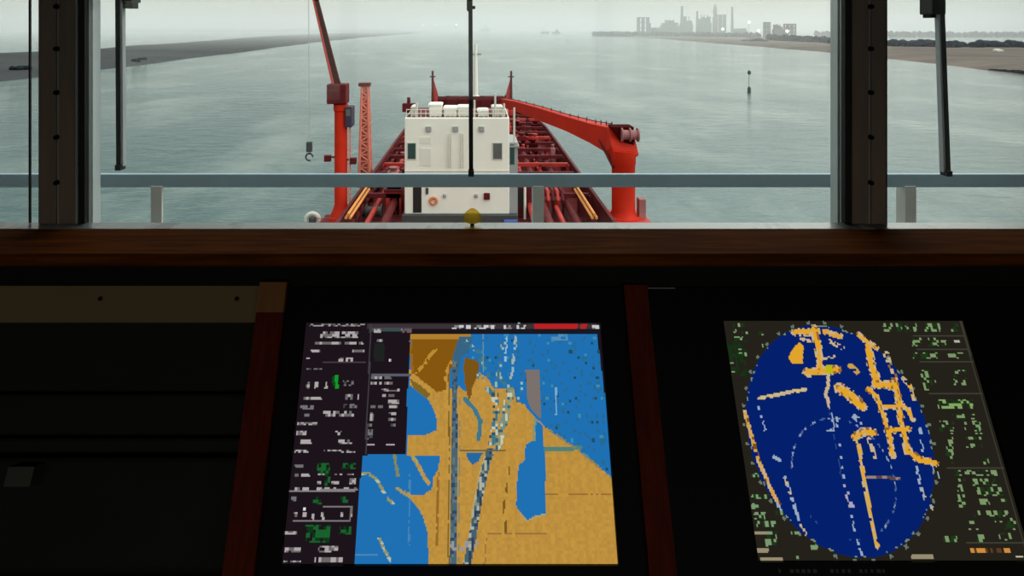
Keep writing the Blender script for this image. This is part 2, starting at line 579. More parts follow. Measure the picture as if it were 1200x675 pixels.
lamp(496, 29, 5000, 6, 'leftmost of the three tiny white lights on the port horizon')
lamp(511, 29, 5000, 5, 'middle one of the three tiny white lights on the port horizon')
lamp(535, 29, 5000, 7, 'tiny white light nearest the centre wiper on the horizon')
lamp(878, 26, 3000, 5, 'highest white light beside the rightmost refinery chimney')
lamp(889, 36, 2600, 5, 'low white light left of the dark tower blocks')
lamp(922.5, 36.5, 1950, 4, 'white light in front of the dark open frame tower')
lamp(847, 34, 2850, 5, 'white light below the tallest refinery tower')


def vessel(x0, x1, yt, ywl, hx, m, mw, label):
    """a distant ship: hull with raked ends, deckhouse, mast"""
    d = depth_on(ywl, SEA)
    a, c = P(x0, ywl, d), P(x1, ywl, d)
    L = c.x - a.x
    top = P(x0, yt, d).z
    h = (top - SEA)
    t = thing('distant_ship', label, 'ship', ((a.x + c.x) / 2, d * FK, SEA), 'small ships far ahead')
    y = d * FK
    MB().prism([(a.x, y, SEA + h * .35), (a.x + L * .08, y, SEA - 1), (c.x - L * .08, y, SEA - 1), (c.x, y, SEA + h * .4)], (0, L * .8, 0)).build('hull', m, t)
    xx = a.x + L * hx
    MB().box((xx - L * .13, y + L * .1, SEA + h * .3), (xx + L * .13, y + L * .6, SEA + h * .72)).build('superstructure', mw, t)
    MB().tube([(xx, y + L * .3, SEA + h * .7), (xx, y + L * .3, top)], L * .03, 6).build('mast', m, t)


vessel(563, 575, 27, 37.5, .55, M['plant_dark'], M['plant_grey'], 'tiny ship with a tall deckhouse right of the centre wiper')
vessel(634, 644, 32.5, 39.6, .3, M['plant_dark'], M['white'], 'tiny ship with a white deckhouse, left of the close pair')
vessel(647, 657, 33, 39.8, .6, M['plant_dark'], M['plant_dark'], 'tiny all dark ship, right of the close pair')


def channel_marker(px, yt, yb, label):
    d = depth_on(yb, SEA)
    p = P(px, yb, d)
    top = P(px, yt, d).z
    h = top - SEA
    t = thing('channel_marker', label, 'buoy', p)
    w = .8
    MB().lathe((p.x, p.y, SEA), [(w, -.5), (w, h * .18), (w * .5, h * .25)], 12).build('float', M['dkgrey'], t)
    MB().tube([(p.x, p.y, SEA + h * .2), (p.x, p.y, SEA + h * .8)], w * .45, 8).build('pole', M['offwhite'], t)
    MB().lathe((p.x, p.y, SEA + h * .78), [(w * .3, 0), (w, h * .05), (w, h * .16), (.05, h * .22)], 10).build('topmark', M['dkgrey'], t)


channel_marker(878, 82, 108, 'slim banded channel marker standing in the starboard water')
channel_marker(665, 41, 47.5, 'small dark channel marker below the close pair of ships')
channel_marker(534, 30, 42, 'faint grey channel marker just left of the centre wiper')

# rock groyne, starboard
bmx = MB()
rnd = random.Random(4)
for i in range(95):
    f = i / 94
    q = G(1160 + f * 110, 82.5 + f * 13, SEA)
    r = 1.0 + 2.2 * min(1, f * 1.6)
    n = 7
    prof = [(r * rnd.uniform(.9, 1.3), -1), (r * rnd.uniform(.8, 1.1), r * .5), (r * rnd.uniform(.3, .6), r * rnd.uniform(.9, 1.3))]
    bmx.lathe((q.x + rnd.uniform(-.5, .5), q.y + rnd.uniform(-.8, .8), SEA), prof, n)
o = bmx.build('rock_groyne', M['rock'])
tag(o, 'dark rock groyne jutting from the starboard bank', 'groyne')
# mudflat scrub on port spit
for k, (x, y, w) in enumerate(((158, 72, 7), (168, 70, 6), (24, 82, 10))):
    q = G(x, y + 3, SEA)
    rnd = random.Random(k)
    bmx = MB()
    for j in range(7):
        r = w * q.y / F * .36
        bmx.lathe((q.x + rnd.uniform(-1, 1) * r * 1.6, q.y + rnd.uniform(-1, 1) * r * 2, SEA + 2.2),
                  [(r * .6, -1), (r, r * .4), (r * .8, r * .9), (r * .2, r * 1.25)], 7)
    tag(bmx.build('scrub_bush', M['scrub'], smooth=True),
        ('dark low bush on the port spit, nearest the port wiper', 'dark low bush on the port spit, just beyond the wiper one',
         'dark bush on the port spit in the outer port window')[k], 'bush')

# ================================================================== FORE SHIP
YB = 77.0     # depth of the white deckhouse
ship = thing('ship_foredeck', 'red main deck and bow of the ship below the bridge windows', 'ship', (0, 40, SEA))
# hull: cross sections along Y (true metres)
def half(y):
    y0, y1 = 125, 182
    if y < y0: return 14.0
    t = min(1, (y - y0) / (y1 - y0))
    return 14.0 * math.sqrt(max(0, 1 - t ** 2.2)) + .05
secs = [8, 40, 80, 110, 125, 135, 145, 153, 160, 166, 171, 175, 178, 180.5, 181.8]
def deckz(y): return DECK + (0 if y < 140 else 0.4 * ((y - 140) / 42) ** 1.5)
bmx = MB(); rows = []
for y in secs:
    hw = half(y); dz = deckz(y)
    rows.append([bmx.bm.verts.new(v) for v in ((-hw, y, dz), (-hw * .96, y, SEA + 2), (-hw * .8, y, SEA - 6), (hw * .8, y, SEA - 6), (hw * .96, y, SEA + 2), (hw, y, dz))])
for A, B in zip(rows, rows[1:]):
    for j in range(6):
        bmx.bm.faces.new((A[j], A[(j + 1) % 6], B[(j + 1) % 6], B[j]))
bmx.bm.faces.new(rows[0]); bmx.bm.faces.new(rows[-1][::-1])
bmx.build('hull', M['deckred'], ship)
# bulwark along the edge
bmx = MB()
for sgn in (-1, 1):
    A = None
    for y in secs:
        hw = half(y); dz = deckz(y); h = 2.6 - (0 if y < 120 else 1.2 * min(1, (y - 120) / 40))
        B = [bmx.bm.verts.new(v) for v in ((sgn * hw, y, dz - .2), (sgn * hw, y, dz + h), (sgn * max(0, hw - .35), y, dz + h), (sgn * max(0, hw - .35), y, dz - .2))]
        if A:
            for j in range(4):
                bmx.bm.faces.new((A[j], A[(j + 1) % 4], B[(j + 1) % 4], B[j]))
        A = B
bmx.build('bulwark', M['maroon'], ship)
# longitudinal pipes, cross beams, hatch boxes
rnd = random.Random(11)
for x, r, m_, z in ((-13.2, .38, 'maroon', 1.3), (-11.6, .3, 'red2', 1.2), (-9.6, .45, 'maroon', 1.5), (6.2, .35, 'red2', 1.4), (7.6, .5, 'maroon', 1.6), (9.2, .3, 'red2', 1.3), (10.6, .42, 'maroon', 1.5)):
    MB().tube([(x, 60, DECK + z), (x, 138, DECK + z)], r, 10).build('deck_pipe', M[m_], ship, True)
for k in range(13):
    y = 74 + 5.6 * k
    for sgn in (-1, 1):
        bmx = MB()
        xa, xb = sgn * 5.2, sgn * (half(y) - .8)
        bmx.box((xa, y, DECK + 2.0), (xb, y + .5, DECK + 2.5))
        for f in (0, .5, 1):
            xx = xa + (xb - xa) * f
            bmx.box((xx - .2, y, DECK - .05), (xx + .2, y + .5, DECK + 2.2))
        bmx.build('cross_beam', M['red2' if k % 4 == 3 else 'maroon'], ship)
for k in range(64):
    y = 78 + rnd.uniform(0, 75)
    sgn = rnd.choice((-1, 1))
    x = sgn * rnd.uniform(5.0, 12)
    if abs(x) > half(y) - 2: continue
    w, l, h = rnd.uniform(.6, 1.6), rnd.uniform(.8, 2.2), rnd.uniform(1.0, 3.2)
    bmx = MB().box((x - w / 2, y, DECK - .05), (x + w / 2, y + l, DECK + h), .08)
    bmx.lathe((x, y + l / 2, DECK + h), [(w * .28, -.05), (w * .28, .35), (w * .4, .4), (w * .4, .55), (.05, .6)], 10)
    bmx.build('deck_locker', M[rnd.choice(('red2', 'maroon', 'darkred', 'maroon', 'pinkgrey', 'darkred'))], ship)
# tan guarded gangway pipes
for x in (-13.0, 12.0):
    bmx = MB()
    for dx, dz in ((-.3, 1.75), (.3, 1.75), (0, 2.1)):
        bmx.tube([(x + dx * .7, 64, DECK + dz + .9), (x + dx * .7, 75.5, DECK + dz + .9)], .15, 8)
    plab(bmx.build('pipe_bundle', M['tan'], ship), 'tan pipe bundle along the deck edge')
    for k in range(4):
        MB().box((x - .3, 64.3 + k * 2.9, DECK - .05), (x + .3, 64.5 + k * 2.9, DECK + 2.6)).build('pipe_support', M['maroon'], ship)
# forecastle house band at the bow
bmx = MB()
ya, yb_ = 158, 159
bmx.box((P(507, 0, 171).x, ya, DECK + .5), (P(600, 0, 171).x, ya + .8, P(0, 113, 171).z))
bmx.box((P(520, 0, 171).x, ya + .8, DECK + .5), (P(590, 0, 171).x, ya + 8, P(0, 116, 171).z))
for k in range(7):
    x = P(512 + 13.5 * k, 0, 171).x
    bmx.box((x - .35, ya - .5, DECK + .5), (x + .35, ya, P(0, 111 + (k % 3), 171).z))
bmx.build('breakwater', M['maroon'], ship)


def red_mast(px, side, label):
    p = P(px, 125, 170)
    t = thing('bow_post', label, 'mast', (p.x, p.y, DECK))
    zt = P(px, 83, 170).z
    MB().tube([(p.x, p.y, DECK + .05), (p.x, p.y, zt)], [.42, .26], 8).build('post', M['maroon'], t)
    q = P(px + side * 6, 0, 170).x
    z1 = P(0, 99, 170).z
    MB().prism([(p.x, p.y, DECK + .05), (q, p.y, DECK + .05), (q, p.y, z1 - 2.4), (p.x + side * .3, p.y, z1 + 1)], (0, .8, 0)).build('bracket', M['red2'], t)
    MB().box((p.x - .7, p.y - .2, zt - 1.6), (p.x + .7, p.y + .2, zt - 1.3)).build('crossbar', M['maroon'], t)


red_mast(507, 1, 'thin red post on the port side of the bow')
red_mast(599, -1, 'thin red post on the starboard side of the bow')
# white foremast
p = P(557.5, 125, 176)
t = thing('foremast', 'pale white foremast with small cross arm on the bow', 'mast', (p.x, p.y, p.z - 3))
MB().tube([(p.x, p.y, p.z - 3), (p.x, p.y, P(0, 52, 176).z)], [.75, .4], 10).build('mast_pole', M['white'], t, True)
MB().box((P(552, 0, 176).x, p.y - .3, P(0, 64.5, 176).z), (P(564, 0, 176).x, p.y + .3, P(0, 62.5, 176).z)).build('cross_arm', M['greyp'], t)
MB().lathe((p.x, p.y, P(0, 112, 176).z), [(1.6, -4), (1.4, -1), (.9, 0)], 12).build('mast_foot', M['white'], t)

# ---- white deckhouse
z_top = P(0, 138, YB).z
zb = P(0, 251, YB).z
x0, x1 = P(474, 0, YB).x, P(597, 0, YB).x
yf = YB * FK
house = thing('deckhouse', 'white block deckhouse with two square windows on the red deck', 'deckhouse', ((x0 + x1) / 2, yf, DECK))
MB().box((x0, yf, zb), (x1, yf + 9, z_top), .12).build('house_wall', M['white'], house)
MB().box((P(472, 0, YB).x, yf - .6, DECK - .02), (P(606, 0, YB).x, yf + 9.4, zb)).build('plinth', M['dkgrey'], house)


def rect(x_0, y_0, x_1, y_1, th=.15, d=YB):
    a, c = P(x_0, y_0, d), P(x_1, y_1, d)
    return (a.x, a.y - th, a.z), (c.x, c.y + .05, c.z)


for (xa, ya_, xb, yb2), m_ in (((478, 168, 487, 186), 'glassd'), ((578, 168, 588, 186), 'glassg')):
    A, B = rect(xa, ya_, xb, yb2, .10)
    w = MB().box(A, B).build('window_pane', M[m_], house)
    A, B = rect(xa - 1.2, ya_ - 1.2, xb + 1.2, yb2 + 1.2, .06)
    MB().box(A, B).build('window_surround', M['offwhite'], house)
for xa in (499, 530.5, 561):
    A, B = rect(xa, 148, xa + 6.5, 154, .25)
    bmx = MB().box(A, B, .05)
    bmx.build('floodlight_box', M['greyp'], house)
for xa in (527, 541.5):      # vertical ladders
    bmx = MB()
    for dx in (-1.4, 1.4):
        a, c = P(xa + dx, 156, YB), P(xa + dx, 196, YB)
        bmx.tube([a - Vector((0, .25, 0)), c - Vector((0, .25, 0))], .05, 6)
    for k in range(14):
        a, c = P(xa - 1.4, 157 + k * 2.9, YB), P(xa + 1.4, 157 + k * 2.9, YB)
        bmx.tube([a - Vector((0, .25, 0)), c - Vector((0, .25, 0))], .045, 6)
    bmx.build('wall_ladder', M['offwhite'], house)
for xa, ya_, yb2 in ((492, 161, 168), (492, 174, 194)):
    A, B = rect(xa, ya_, xa + 13, yb2, .05)
    MB().box(A, B).build('vent_panel', M['ventwhite'], house)
A, B = rect(484, 218, 494, 249, .06)
MB().box(A, B).build('doorway', M['pit'], house)
A, B = rect(499, 220, 502, 227, .2)
MB().box(A, B).build('switch_box', M['dkgrey'], house)
c = P(508, 235, YB)
MB().torus(c - Vector((0, .15, 0)), .36, .15).build('lifebuoy_ring', M['orange'], house, True)
A, B = rect(567, 226, 574, 233.5, .25)
MB().box(A, B, .04).build('hose_box', M['maroon'], house)
for xa in (521, 558):
    p = P(xa, 229, YB)
    MB().lathe(p - Vector((0, .12, .2)), [(.12, 0), (.2, .1), (.2, .3), (.12, .4)], 10).build('bulkhead_lamp', M['greyp'], house)
# bands on the house
for yy in (209, 200):
    A, B = rect(474, yy, 597, yy + .8, .08)
    MB().box(A, B).build('wall_band', M['offwhite'], house)
MB().box((x0 + .15, yf + .35, z_top - .05), (x1 - .15, yf + 8.8, z_top + .03)).build('roof_deck', M['maroon'], house)
# roof things
for xa, xb, yt, m_ in ((481, 486, 126, 'offwhite'), (502, 517, 123, 'white'), (519.5, 535, 127, 'white'), (536, 550, 126, 'white'), (560, 572, 130, 'white'), (577, 589, 126, 'offwhite')):
    a, c = P(xa, yt, YB), P(xb, 139, YB)
    bmx = MB().box((a.x, yf + 1.0, z_top - .05), (c.x, yf + 3.2, a.z), .08)
    bmx.box((a.x - .08, yf + .95, a.z - .2), (c.x + .08, yf + 3.25, a.z - .08))
    bmx.build('roof_box', M[m_], house)
for xa, yt in ((488, 121), (556, 118), (580.5, 110), (591, 122), (603, 127)):
    a = P(xa, yt, YB)
    bot = z_top - .05 if xa < 598 else DECK
    MB().tube([(a.x, yf + .6, bot), (a.x, yf + .6, a.z)], .13, 6).build('roof_pole', M['offwhite'], house)
bmx = MB()
for i in range(22):
    x = x0 + .2 + (x1 - x0 - .4) * i / 21
    bmx.tube([(x, yf + .2, z_top - .05), (x, yf + .2, z_top + .9)], .035, 5)
for zz in (.45, .9):
    bmx.tube([(x0 + .2, yf + .2, z_top + zz), (x1 - .2, yf + .2, z_top + zz)], .04, 5)
bmx.build('roof_railing', M['white'], house)
# grey stair tower to starboard of it
A, B = P(598, 168, YB), P(607, 258, YB)
bmx = MB().box((x1 + .02, yf + .4, DECK - .02), (B.x, yf + 6, A.z))
bmx.box((x1 + .02, yf + .2, A.z - .5), (B.x + .15, yf + 6.2, A.z - .3))
bmx.build('stair_tower', M['greyp'], house)
A, B = rect(598, 170, 603, 193, -.3)
MB().box(A, (B[0], B[1] + .4, B[2])).build('stair_window', M['glassd'], house)

# deck stores beside the house (starboard): pink grey locker house with dark doorway
p0, p1 = P(607, 218, 79), P(626, 258, 79)
t = thing('deck_store', 'maroon deck store with black doorway right of the white deckhouse', 'store', ((p0.x + p1.x) / 2, p0.y, DECK))
MB().box((p0.x, p0.y, DECK - .02), (p1.x, p0.y + 4, p0.z), .06).build('store_wall', M['maroon'], t)
A, B = rect(607.5, 221, 613, 242, .06, 79)
MB().box(A, B).build('doorway', M['pit'], t)
a = P(615, 219, 78.5)
MB().tube([(a.x, a.y - .2, DECK), (a.x, a.y - .2, a.z)], .16, 6).build('white_post', M['white'], t)
p0, p1 = P(634, 224, 79), P(662, 258, 79)
t = thing('deck_manifold', 'pinkish grey pipe manifold on the starboard deck', 'manifold', ((p0.x + p1.x) / 2, p0.y, DECK))
MB().box((p0.x, p0.y, DECK - .02), (p1.x, p0.y + 2.5, p0.z - .8), .1).build('manifold_block', M['pinkgrey'], t)
for k in range(5):
    x = p0.x + (p1.x - p0.x) * (k + .5) / 5
    MB().tube([(x, p0.y - .4, DECK + .1), (x, p0.y - .4, p0.z - 1), (x, p0.y + .6, p0.z - .2), (x, p0.y + 2.5, p0.z - .2)], .22, 8).build('riser_pipe', M['red2' if k % 2 else 'maroon'], t)
# port side store
p0, p1 = P(445, 222, 80), P(470, 258, 80)
t = thing('deck_store', 'red deck store left of the white deckhouse', 'store', ((p0.x + p1.x) / 2, p0.y, DECK))
MB().box((P(452, 0, 80).x, p0.y, DECK - .02), (p1.x, p0.y + 4, p0.z), .06).build('store_wall', M['red2'], t)
MB().box((P(450, 0, 80).x, p0.y - .15, p0.z - .3), (p1.x + .1, p0.y + 4.1, p0.z)).build('store_roof', M['maroon'], t)
A, B = rect(457, 232, 463, 256, .06, 80)
MB().box(A, B).build('doorway', M['darkred'], t)
# winch to port
p = P(434, 252, 78.5)
t = thing('mooring_winch', 'dark grey mooring winch on the port deck beside the crane', 'winch', (p.x, p.y, DECK))
bmx = MB()
bmx.tube([(p.x - 1.3, p.y, DECK + .9), (p.x + 1.3, p.y, DECK + .9)], .5, 14)
for dx in (-1.3, -.4, .5, 1.3):
    bmx.tube([(p.x + dx - .06, p.y, DECK + .9), (p.x + dx + .06, p.y, DECK + .9)], .8, 16)
bmx.build('drum', M['dkgrey'], t)
MB().box((p.x - 1.7, p.y - .8, DECK - .02), (p.x + 1.7, p.y + .8, DECK + .25)).build('bedplate', M['maroon'], t)
# blue drum pile
p = P(598, 257, 76.3)
t = thing('blue_drum', 'small blue drum at the starboard foot of the white deckhouse', 'drum', (p.x, p.y - .6, DECK))
MB().tube([(p.x - .75, p.y - .8, DECK + .38), (p.x + .75, p.y - .8, DECK + .38)], [.38, .38], 14).build('barrel', M['blue'], t)
for dx in (-.45, .45):
    MB().box((p.x + dx - .08, p.y - 1.15, DECK), (p.x + dx + .08, p.y - .45, DECK + .16)).build('chock', M['dkgrey'], t)

# ---- port crane: column, slewing head, raised boom, hook
d = 78.0
yc = d * FK
xa, xb = P(392, 0, d).x, P(407, 0, d).x
xm, r = (xa + xb) / 2, (xb - xa) / 2
t = thing('deck_crane', 'red port deck crane with its dark boom raised high', 'crane', (xm, yc, DECK))
zc = P(0, 122, d).z
MB().lathe((xm, yc, 0), [(r * 1.9, DECK - .14), (r * 1.9, DECK + .2), (r * 1.25, DECK + 1.2), (r, DECK + 1.8), (r, zc - .8), (r * 1.15, zc - .7), (r * 1.15, zc)], 16).build('column', M['red'], t, True)
A, B = P(385, 98, d), P(407.5, 121, d)
MB().box((A.x, yc - 1.0, B.z), (B.x, yc + 1.0, A.z), .12).build('slewing_head', M['maroon'], t)
A, B = P(406, 124, d), P(414, 148, d)
cab = MB().box((A.x, yc - .9, B.z), (B.x, yc + .9, A.z), .1).build('operator_cab', M['navy'], t)
A, B = P(407.5, 127, d), P(412.5, 135, d)
MB().box((A.x, yc - .95, B.z), (B.x, yc - .85, A.z)).build('cab_window', M['glassg'], cab)
tip = P(361.5, -38, d)
foot = P(399, 112, d)
bmx = MB()
dirv = (tip - foot).normalized()
sd = Vector((0, 1, 0)).cross(dirv).normalized()
bmx.tube([foot, tip], [.44, .24], 4)
bmx.build('boom', M['darkred'], t)
plab(MB().tube([foot + sd * -.46 + Vector((0, -.25, 0)), tip + sd * -.26 + Vector((0, -.15, 0))], [.17, .10], 8).build('boom_edge_rail', M['edgered'], t), 'brighter pinkish red edge rail')
bmx = MB()
for k in range(18):
    f0, f1 = k / 18, (k + .5) / 18
    bmx.tube([foot.lerp(tip, f0) + Vector((0, -.42, 0)) - sd * .2, foot.lerp(tip, f1) + Vector((0, -.42, 0)) + sd * .25, foot.lerp(tip, (k + 1) / 18) + Vector((0, -.42, 0)) - sd * .2], .06, 5)
bmx.build('boom_lacing', M['darkred'], t)
hp = P(362.5, 190, d)
MB().tube([tip, Vector((hp.x, yc, P(0, 166, d).z))], .035, 5).build('hoist_wire', M['metal'], t)
bmx = MB().box((hp.x - .3, yc - .3, P(0, 178, d).z), (hp.x + .3, yc + .3, P(0, 166, d).z), .08)
bmx.torus((hp.x, yc, P(0, 184, d).z), .4, .1, n=16, arc=.8)
bmx.tube([(hp.x, yc, P(0, 179, d).z), (hp.x, yc, P(0, 181, d).z)], .12, 6)
bmx.build('hook_block', M['dkgrey'], t)
bmx = MB()
for xq, y0_, y1_ in ((384, 184, 187), (414, 187, 190)):
    p = P(xq, y0_, d)
    q = P(xq, y1_, d)
    bmx.box((p.x - .35, yc - .3, q.z - .2), (p.x + .35, yc + .3, p.z + .2))
    bmx.tube([(p.x, yc, p.z), (xm, yc, p.z)], .1, 6)
bmx.build('side_lamp', M['maroon'], t)
bmx = MB()
for k in range(20):
    z = DECK + 2 + k * .55
    bmx.tube([(xm + r + .28, yc - .35, z), (xm + r + .28, yc + .35, z)], .05, 5)
for dy in (-.35, .35):
    bmx.tube([(xm + r + .28, yc + dy, DECK), (xm + r + .28, yc + dy, DECK + 13)], .05, 5)
for z in (DECK + 4, DECK + 8, DECK + 12):
    bmx.tube([(xm, yc, z), (xm + r + .28, yc, z)], .08, 5)
bmx.build('column_ladder', M['palered'], t)
# crane base platform
t = thing('crane_platform', 'maroon sponson platform under the red port crane', 'platform', (P(400, 0, 78).x, yc, DECK - 3))
MB().prism([(P(376, 0, 78).x, yc - 2.6, DECK - .15), (-13.7, yc - 2.6, DECK - .15), (-13.7, yc - 2.6, SEA + 3), (-14.3, yc - 2.6, SEA + 3)], (0, 5.2, 0)).build('bracket_plate', M['maroon'], t)
bmx = MB()
for i in range(6):
    x = P(377, 0, 78).x + i * .55
    bmx.tube([(x, yc - 2.5, DECK - .2), (x, yc - 2.5, DECK + .9)], .05, 5)
bmx.tube([(P(377, 0, 78).x, yc - 2.5, DECK + .9), (P(377, 0, 78).x + 2.75, yc - 2.5, DECK + .9)], .06, 5)
bmx.build('guard_rail', M['red2'], t)
# pale hooped liferaft cradle outboard of the crane
p = P(370.5, 254, 78)
t = thing('liferaft_cradle', 'pale hooped frame with dark centre, outboard of the port crane', 'liferaft', (p.x, yc - 1.6, p.z))
MB().torus((p.x, yc - 1.6, p.z + .1), .75, .24, n=20, arc=.52).build('hoop', M['offwhite'], t, True)
MB().lathe((p.x, yc - 1.6, p.z), [(.3, -.5), (.42, -.3), (.42, .35), (.2, .5)], 14).build('canister', M['dkgrey'], t)
MB().box((p.x - 1.0, yc - 2.0, p.z - .55), (P(376, 0, 78).x - .03, yc - 1.2, p.z - .3)).build('outrigger', M['maroon'], t)

# pale lattice mast behind port crane
d2 = 95.0
xa, xb = P(422, 0, d2).x, P(434, 0, d2).x
y2 = d2 * FK
xm2 = (xa + xb) / 2
t = thing('lattice_mast', 'slim faded red mast with T top beside the port crane', 'mast', (xm2, y2, DECK))
zt = P(0, 99, d2).z
w0, w1 = (xb - xa) / 2 * 1.05, (xb - xa) / 2 * .55
bmx = MB()
for sx_ in (-1, 1):
    for sy_ in (-1, 1):
        bmx.tube([(xm2 + sx_ * w0, y2 + sy_ * w0, DECK - .1), (xm2 + sx_ * w1, y2 + sy_ * w1, zt)], [.24, .18], 6)
bmx.build('corner_post', M['palered'], t)
bmx = MB()
n = 16
for k in range(n):
    f0, f1 = k / n, (k + 1) / n
    z0_, z1_ = DECK + (zt - DECK) * f0, DECK + (zt - DECK) * f1
    wa, wb = w0 + (w1 - w0) * f0, w0 + (w1 - w0) * f1
    s = 1 if k % 2 else -1
    for sy_ in (-1, 1):
        bmx.tube([(xm2 - s * wa, y2 + sy_ * wa, z0_), (xm2 + s * wb, y2 + sy_ * wb, z1_)], .13, 5)
        bmx.tube([(xm2 - wb, y2 + sy_ * wb, z1_), (xm2 + wb, y2 + sy_ * wb, z1_)], .11, 5)
        bmx.tube([(xm2 + sy_ * wa, y2 - s * wa, z0_), (xm2 + sy_ * wb, y2 + s * wb, z1_)], .13, 5)
bmx.build('lacing', M['palered'], t)
MB().box((xm2 - w0 * .62, y2 - .3, DECK), (xm2 + w0 * .62, y2 + .3, zt - .6)).build('core_trunk', M['palered'], t)
A, B = P(421, 97, d2), P(434, 101, d2)
MB().box((A.x, y2 - .6, B.z), (B.x, y2 + .6, A.z)).build('head_platform', M['maroon'], t)

# ---- starboard crane: column, gooseneck boom lowered forward, winch house
d = 78.0
yc = d * FK
xa, xb = P(717, 0, d).x, P(744, 0, d).x
xm, r = (xa + xb) / 2, (xb - xa) / 2
t = thing('deck_crane', 'bright red starboard deck crane with its boom lowered towards the bow', 'crane', (xm, yc, DECK))
zc = P(0, 176, d).z
MB().lathe((xm, yc, 0), [(r * 1.5, DECK + .352), (r * 1.5, DECK + .45), (r * 1.2, DECK + .5), (r, DECK + 1.0), (r, zc - 1.6), (r * 1.06, zc - 1.5), (r * 1.06, zc)], 20).build('column', M['red'], t, True)
# boom as tapered box girder from head, bending over, to far tip
mid = [(733, 186, 78, 1.45), (729, 172, 78.5, 1.6), (717, 163, 80, 1.55), (698, 156, 83, 1.25), (668, 145, 90, 1.0), (636, 134, 100, .95), (608, 125, 112, .85), (590, 120, 120, .7)]
bmx = MB(); rings = []
for i, (x, y, dd, h) in enumerate(mid):
    c = P(x, y, dd)
    A = P(*mid[max(0, i - 1)][:3]); B = P(*mid[min(len(mid) - 1, i + 1)][:3])
    tv = (B - A).normalized()
    up = Vector((0, 0, 1)) - tv * tv.z
    if i < 2: up = Vector((1, 0, 0)) - tv * tv.x
    if up.length < .2: up = Vector((1, 0, 0)) - tv * tv.x
    up.normalize()
    s = tv.cross(up).normalized()
    hh = h * .95
    rings.append([bmx.bm.verts.new(c + up * a * hh + s * b * hh * .6) for a, b in ((1, 1), (1, -1), (-1, -1), (-1, 1))])
for A, B in zip(rings, rings[1:]):
    for j in range(4):
        bmx.bm.faces.new((A[j], A[(j + 1) % 4], B[(j + 1) % 4], B[j]))
bmx.bm.faces.new(rings[0]); bmx.bm.faces.new(rings[-1][::-1])
boom = bmx.build('boom', M['red'], t)
# service rail on boom top
bmx = MB()
for (x, y, dd, h), (x2, y2_, dd2, h2) in zip(mid[2:], mid[3:]):
    a = P(x, y, dd) + Vector((0, 0, h * 1.15)); c = P(x2, y2_, dd2) + Vector((0, 0, h2 * 1.15))
    bmx.tube([a, c], .06, 6)
    for f in (0, .33, .66):
        q = a.lerp(c, f)
        bmx.tube([q - Vector((0, 0, .5)), q + Vector((0, 0, .25))], .07, 5)
bmx.build('boom_rail', M['maroon'], boom)
# luffing strut: small truss under the elbow
a, c = P(703, 164, 81), P(719, 196, 77.4)
bmx = MB()
for off in (0, 1.0):
    bmx.tube([a + Vector((off, 0, 0)), c + Vector((off * .6, 0, 0))], .2, 8)
for k in range(5):
    q = a.lerp(c, k / 5); q2 = a.lerp(c, (k + 1) / 5)
    bmx.tube([q, q2 + Vector((.8, 0, 0))], .12, 6)
bmx.build('luffing_strut', M['maroon'], t)
A, B = P(718, 151, 78.5), P(739, 172, 78.5)
bmx = MB()
bmx.prism([(P(715, 0, 78.5).x, yc - .2, P(0, 148, 78.5).z), (P(741, 0, 78.5).x, yc - .2, P(0, 148, 78.5).z), (P(741, 0, 78.5).x, yc - .2, P(0, 174, 78.5).z), (P(731, 0, 78.5).x, yc - .2, P(0, 174, 78.5).z)], (0, 2.2, 0))
bmx.build('winch_house', M['darkred'], t)
p = P(738, 158, 77.5)
bmx = MB().tube([(p.x - .9, p.y, p.z), (p.x + .9, p.y, p.z)], .55, 14)
for dx in (-.9, 0, .9):
    bmx.tube([(p.x + dx - .07, p.y, p.z), (p.x + dx + .07, p.y, p.z)], .8, 14)
bmx.build('winch_drum', M['pinkgrey'], t)
p = P(751, 245, 78)
MB().box((p.x - .35, yc - .6, DECK - .2), (p.x + .45, yc + .6, P(0, 232, 78).z), .08).build('control_cabinet', M['pinkgrey'], t)
# platform for it
t = thing('crane_platform', 'maroon sponson platform under the bright red starboard crane', 'platform', (P(735, 0, 78).x, yc, DECK - 3))
MB().prism([(P(758, 0, 78).x, yc - 2.8, DECK - .1), (13.7, yc - 2.8, DECK - .1), (13.7, yc - 2.8, SEA + 3), (14.3, yc - 2.8, SEA + 3)], (0, 5.6, 0)).build('bracket_plate', M['maroon'], t)
MB().box((P(699, 0, 78).x, yc - 2.9, DECK - .1), (P(757.5, 0, 78).x, yc + 2.9, DECK + .35)).build('deck_plate', M['red2'], t)
# lattice mast small on port side of roof level
p = P(479, 134, 120)
t = thing('signal_post', 'short dark post at the port edge of the red deck', 'mast', (p.x, p.y, DECK))
MB().tube([(p.x, p.y, DECK), (p.x, p.y, P(0, 114, 120).z)], [.5, .3], 8).build('post', M['maroon'], t)
MB().box((p.x - 1.1, p.y - .5, P(0, 131, 120).z), (p.x + 1.1, p.y + .5, P(0, 121, 120).z), .1).build('head_box', M['maroon'], t)

# ================================================================== BRIDGE ROOM
YG = 1.345 * FK          # glass plane
YP = 1.327 * FK          # inner face of window posts
XW, YBK, ZC = 2.6, -1.9, 2.35
Z_SILL = EYE - 228 * 1.327 / 800     # row 262 at the post face
Z_HEAD = 2.05


def sb(name, a, c, m, bev=0):
    return struct(MB().box(a, c, bev).build(name, m))


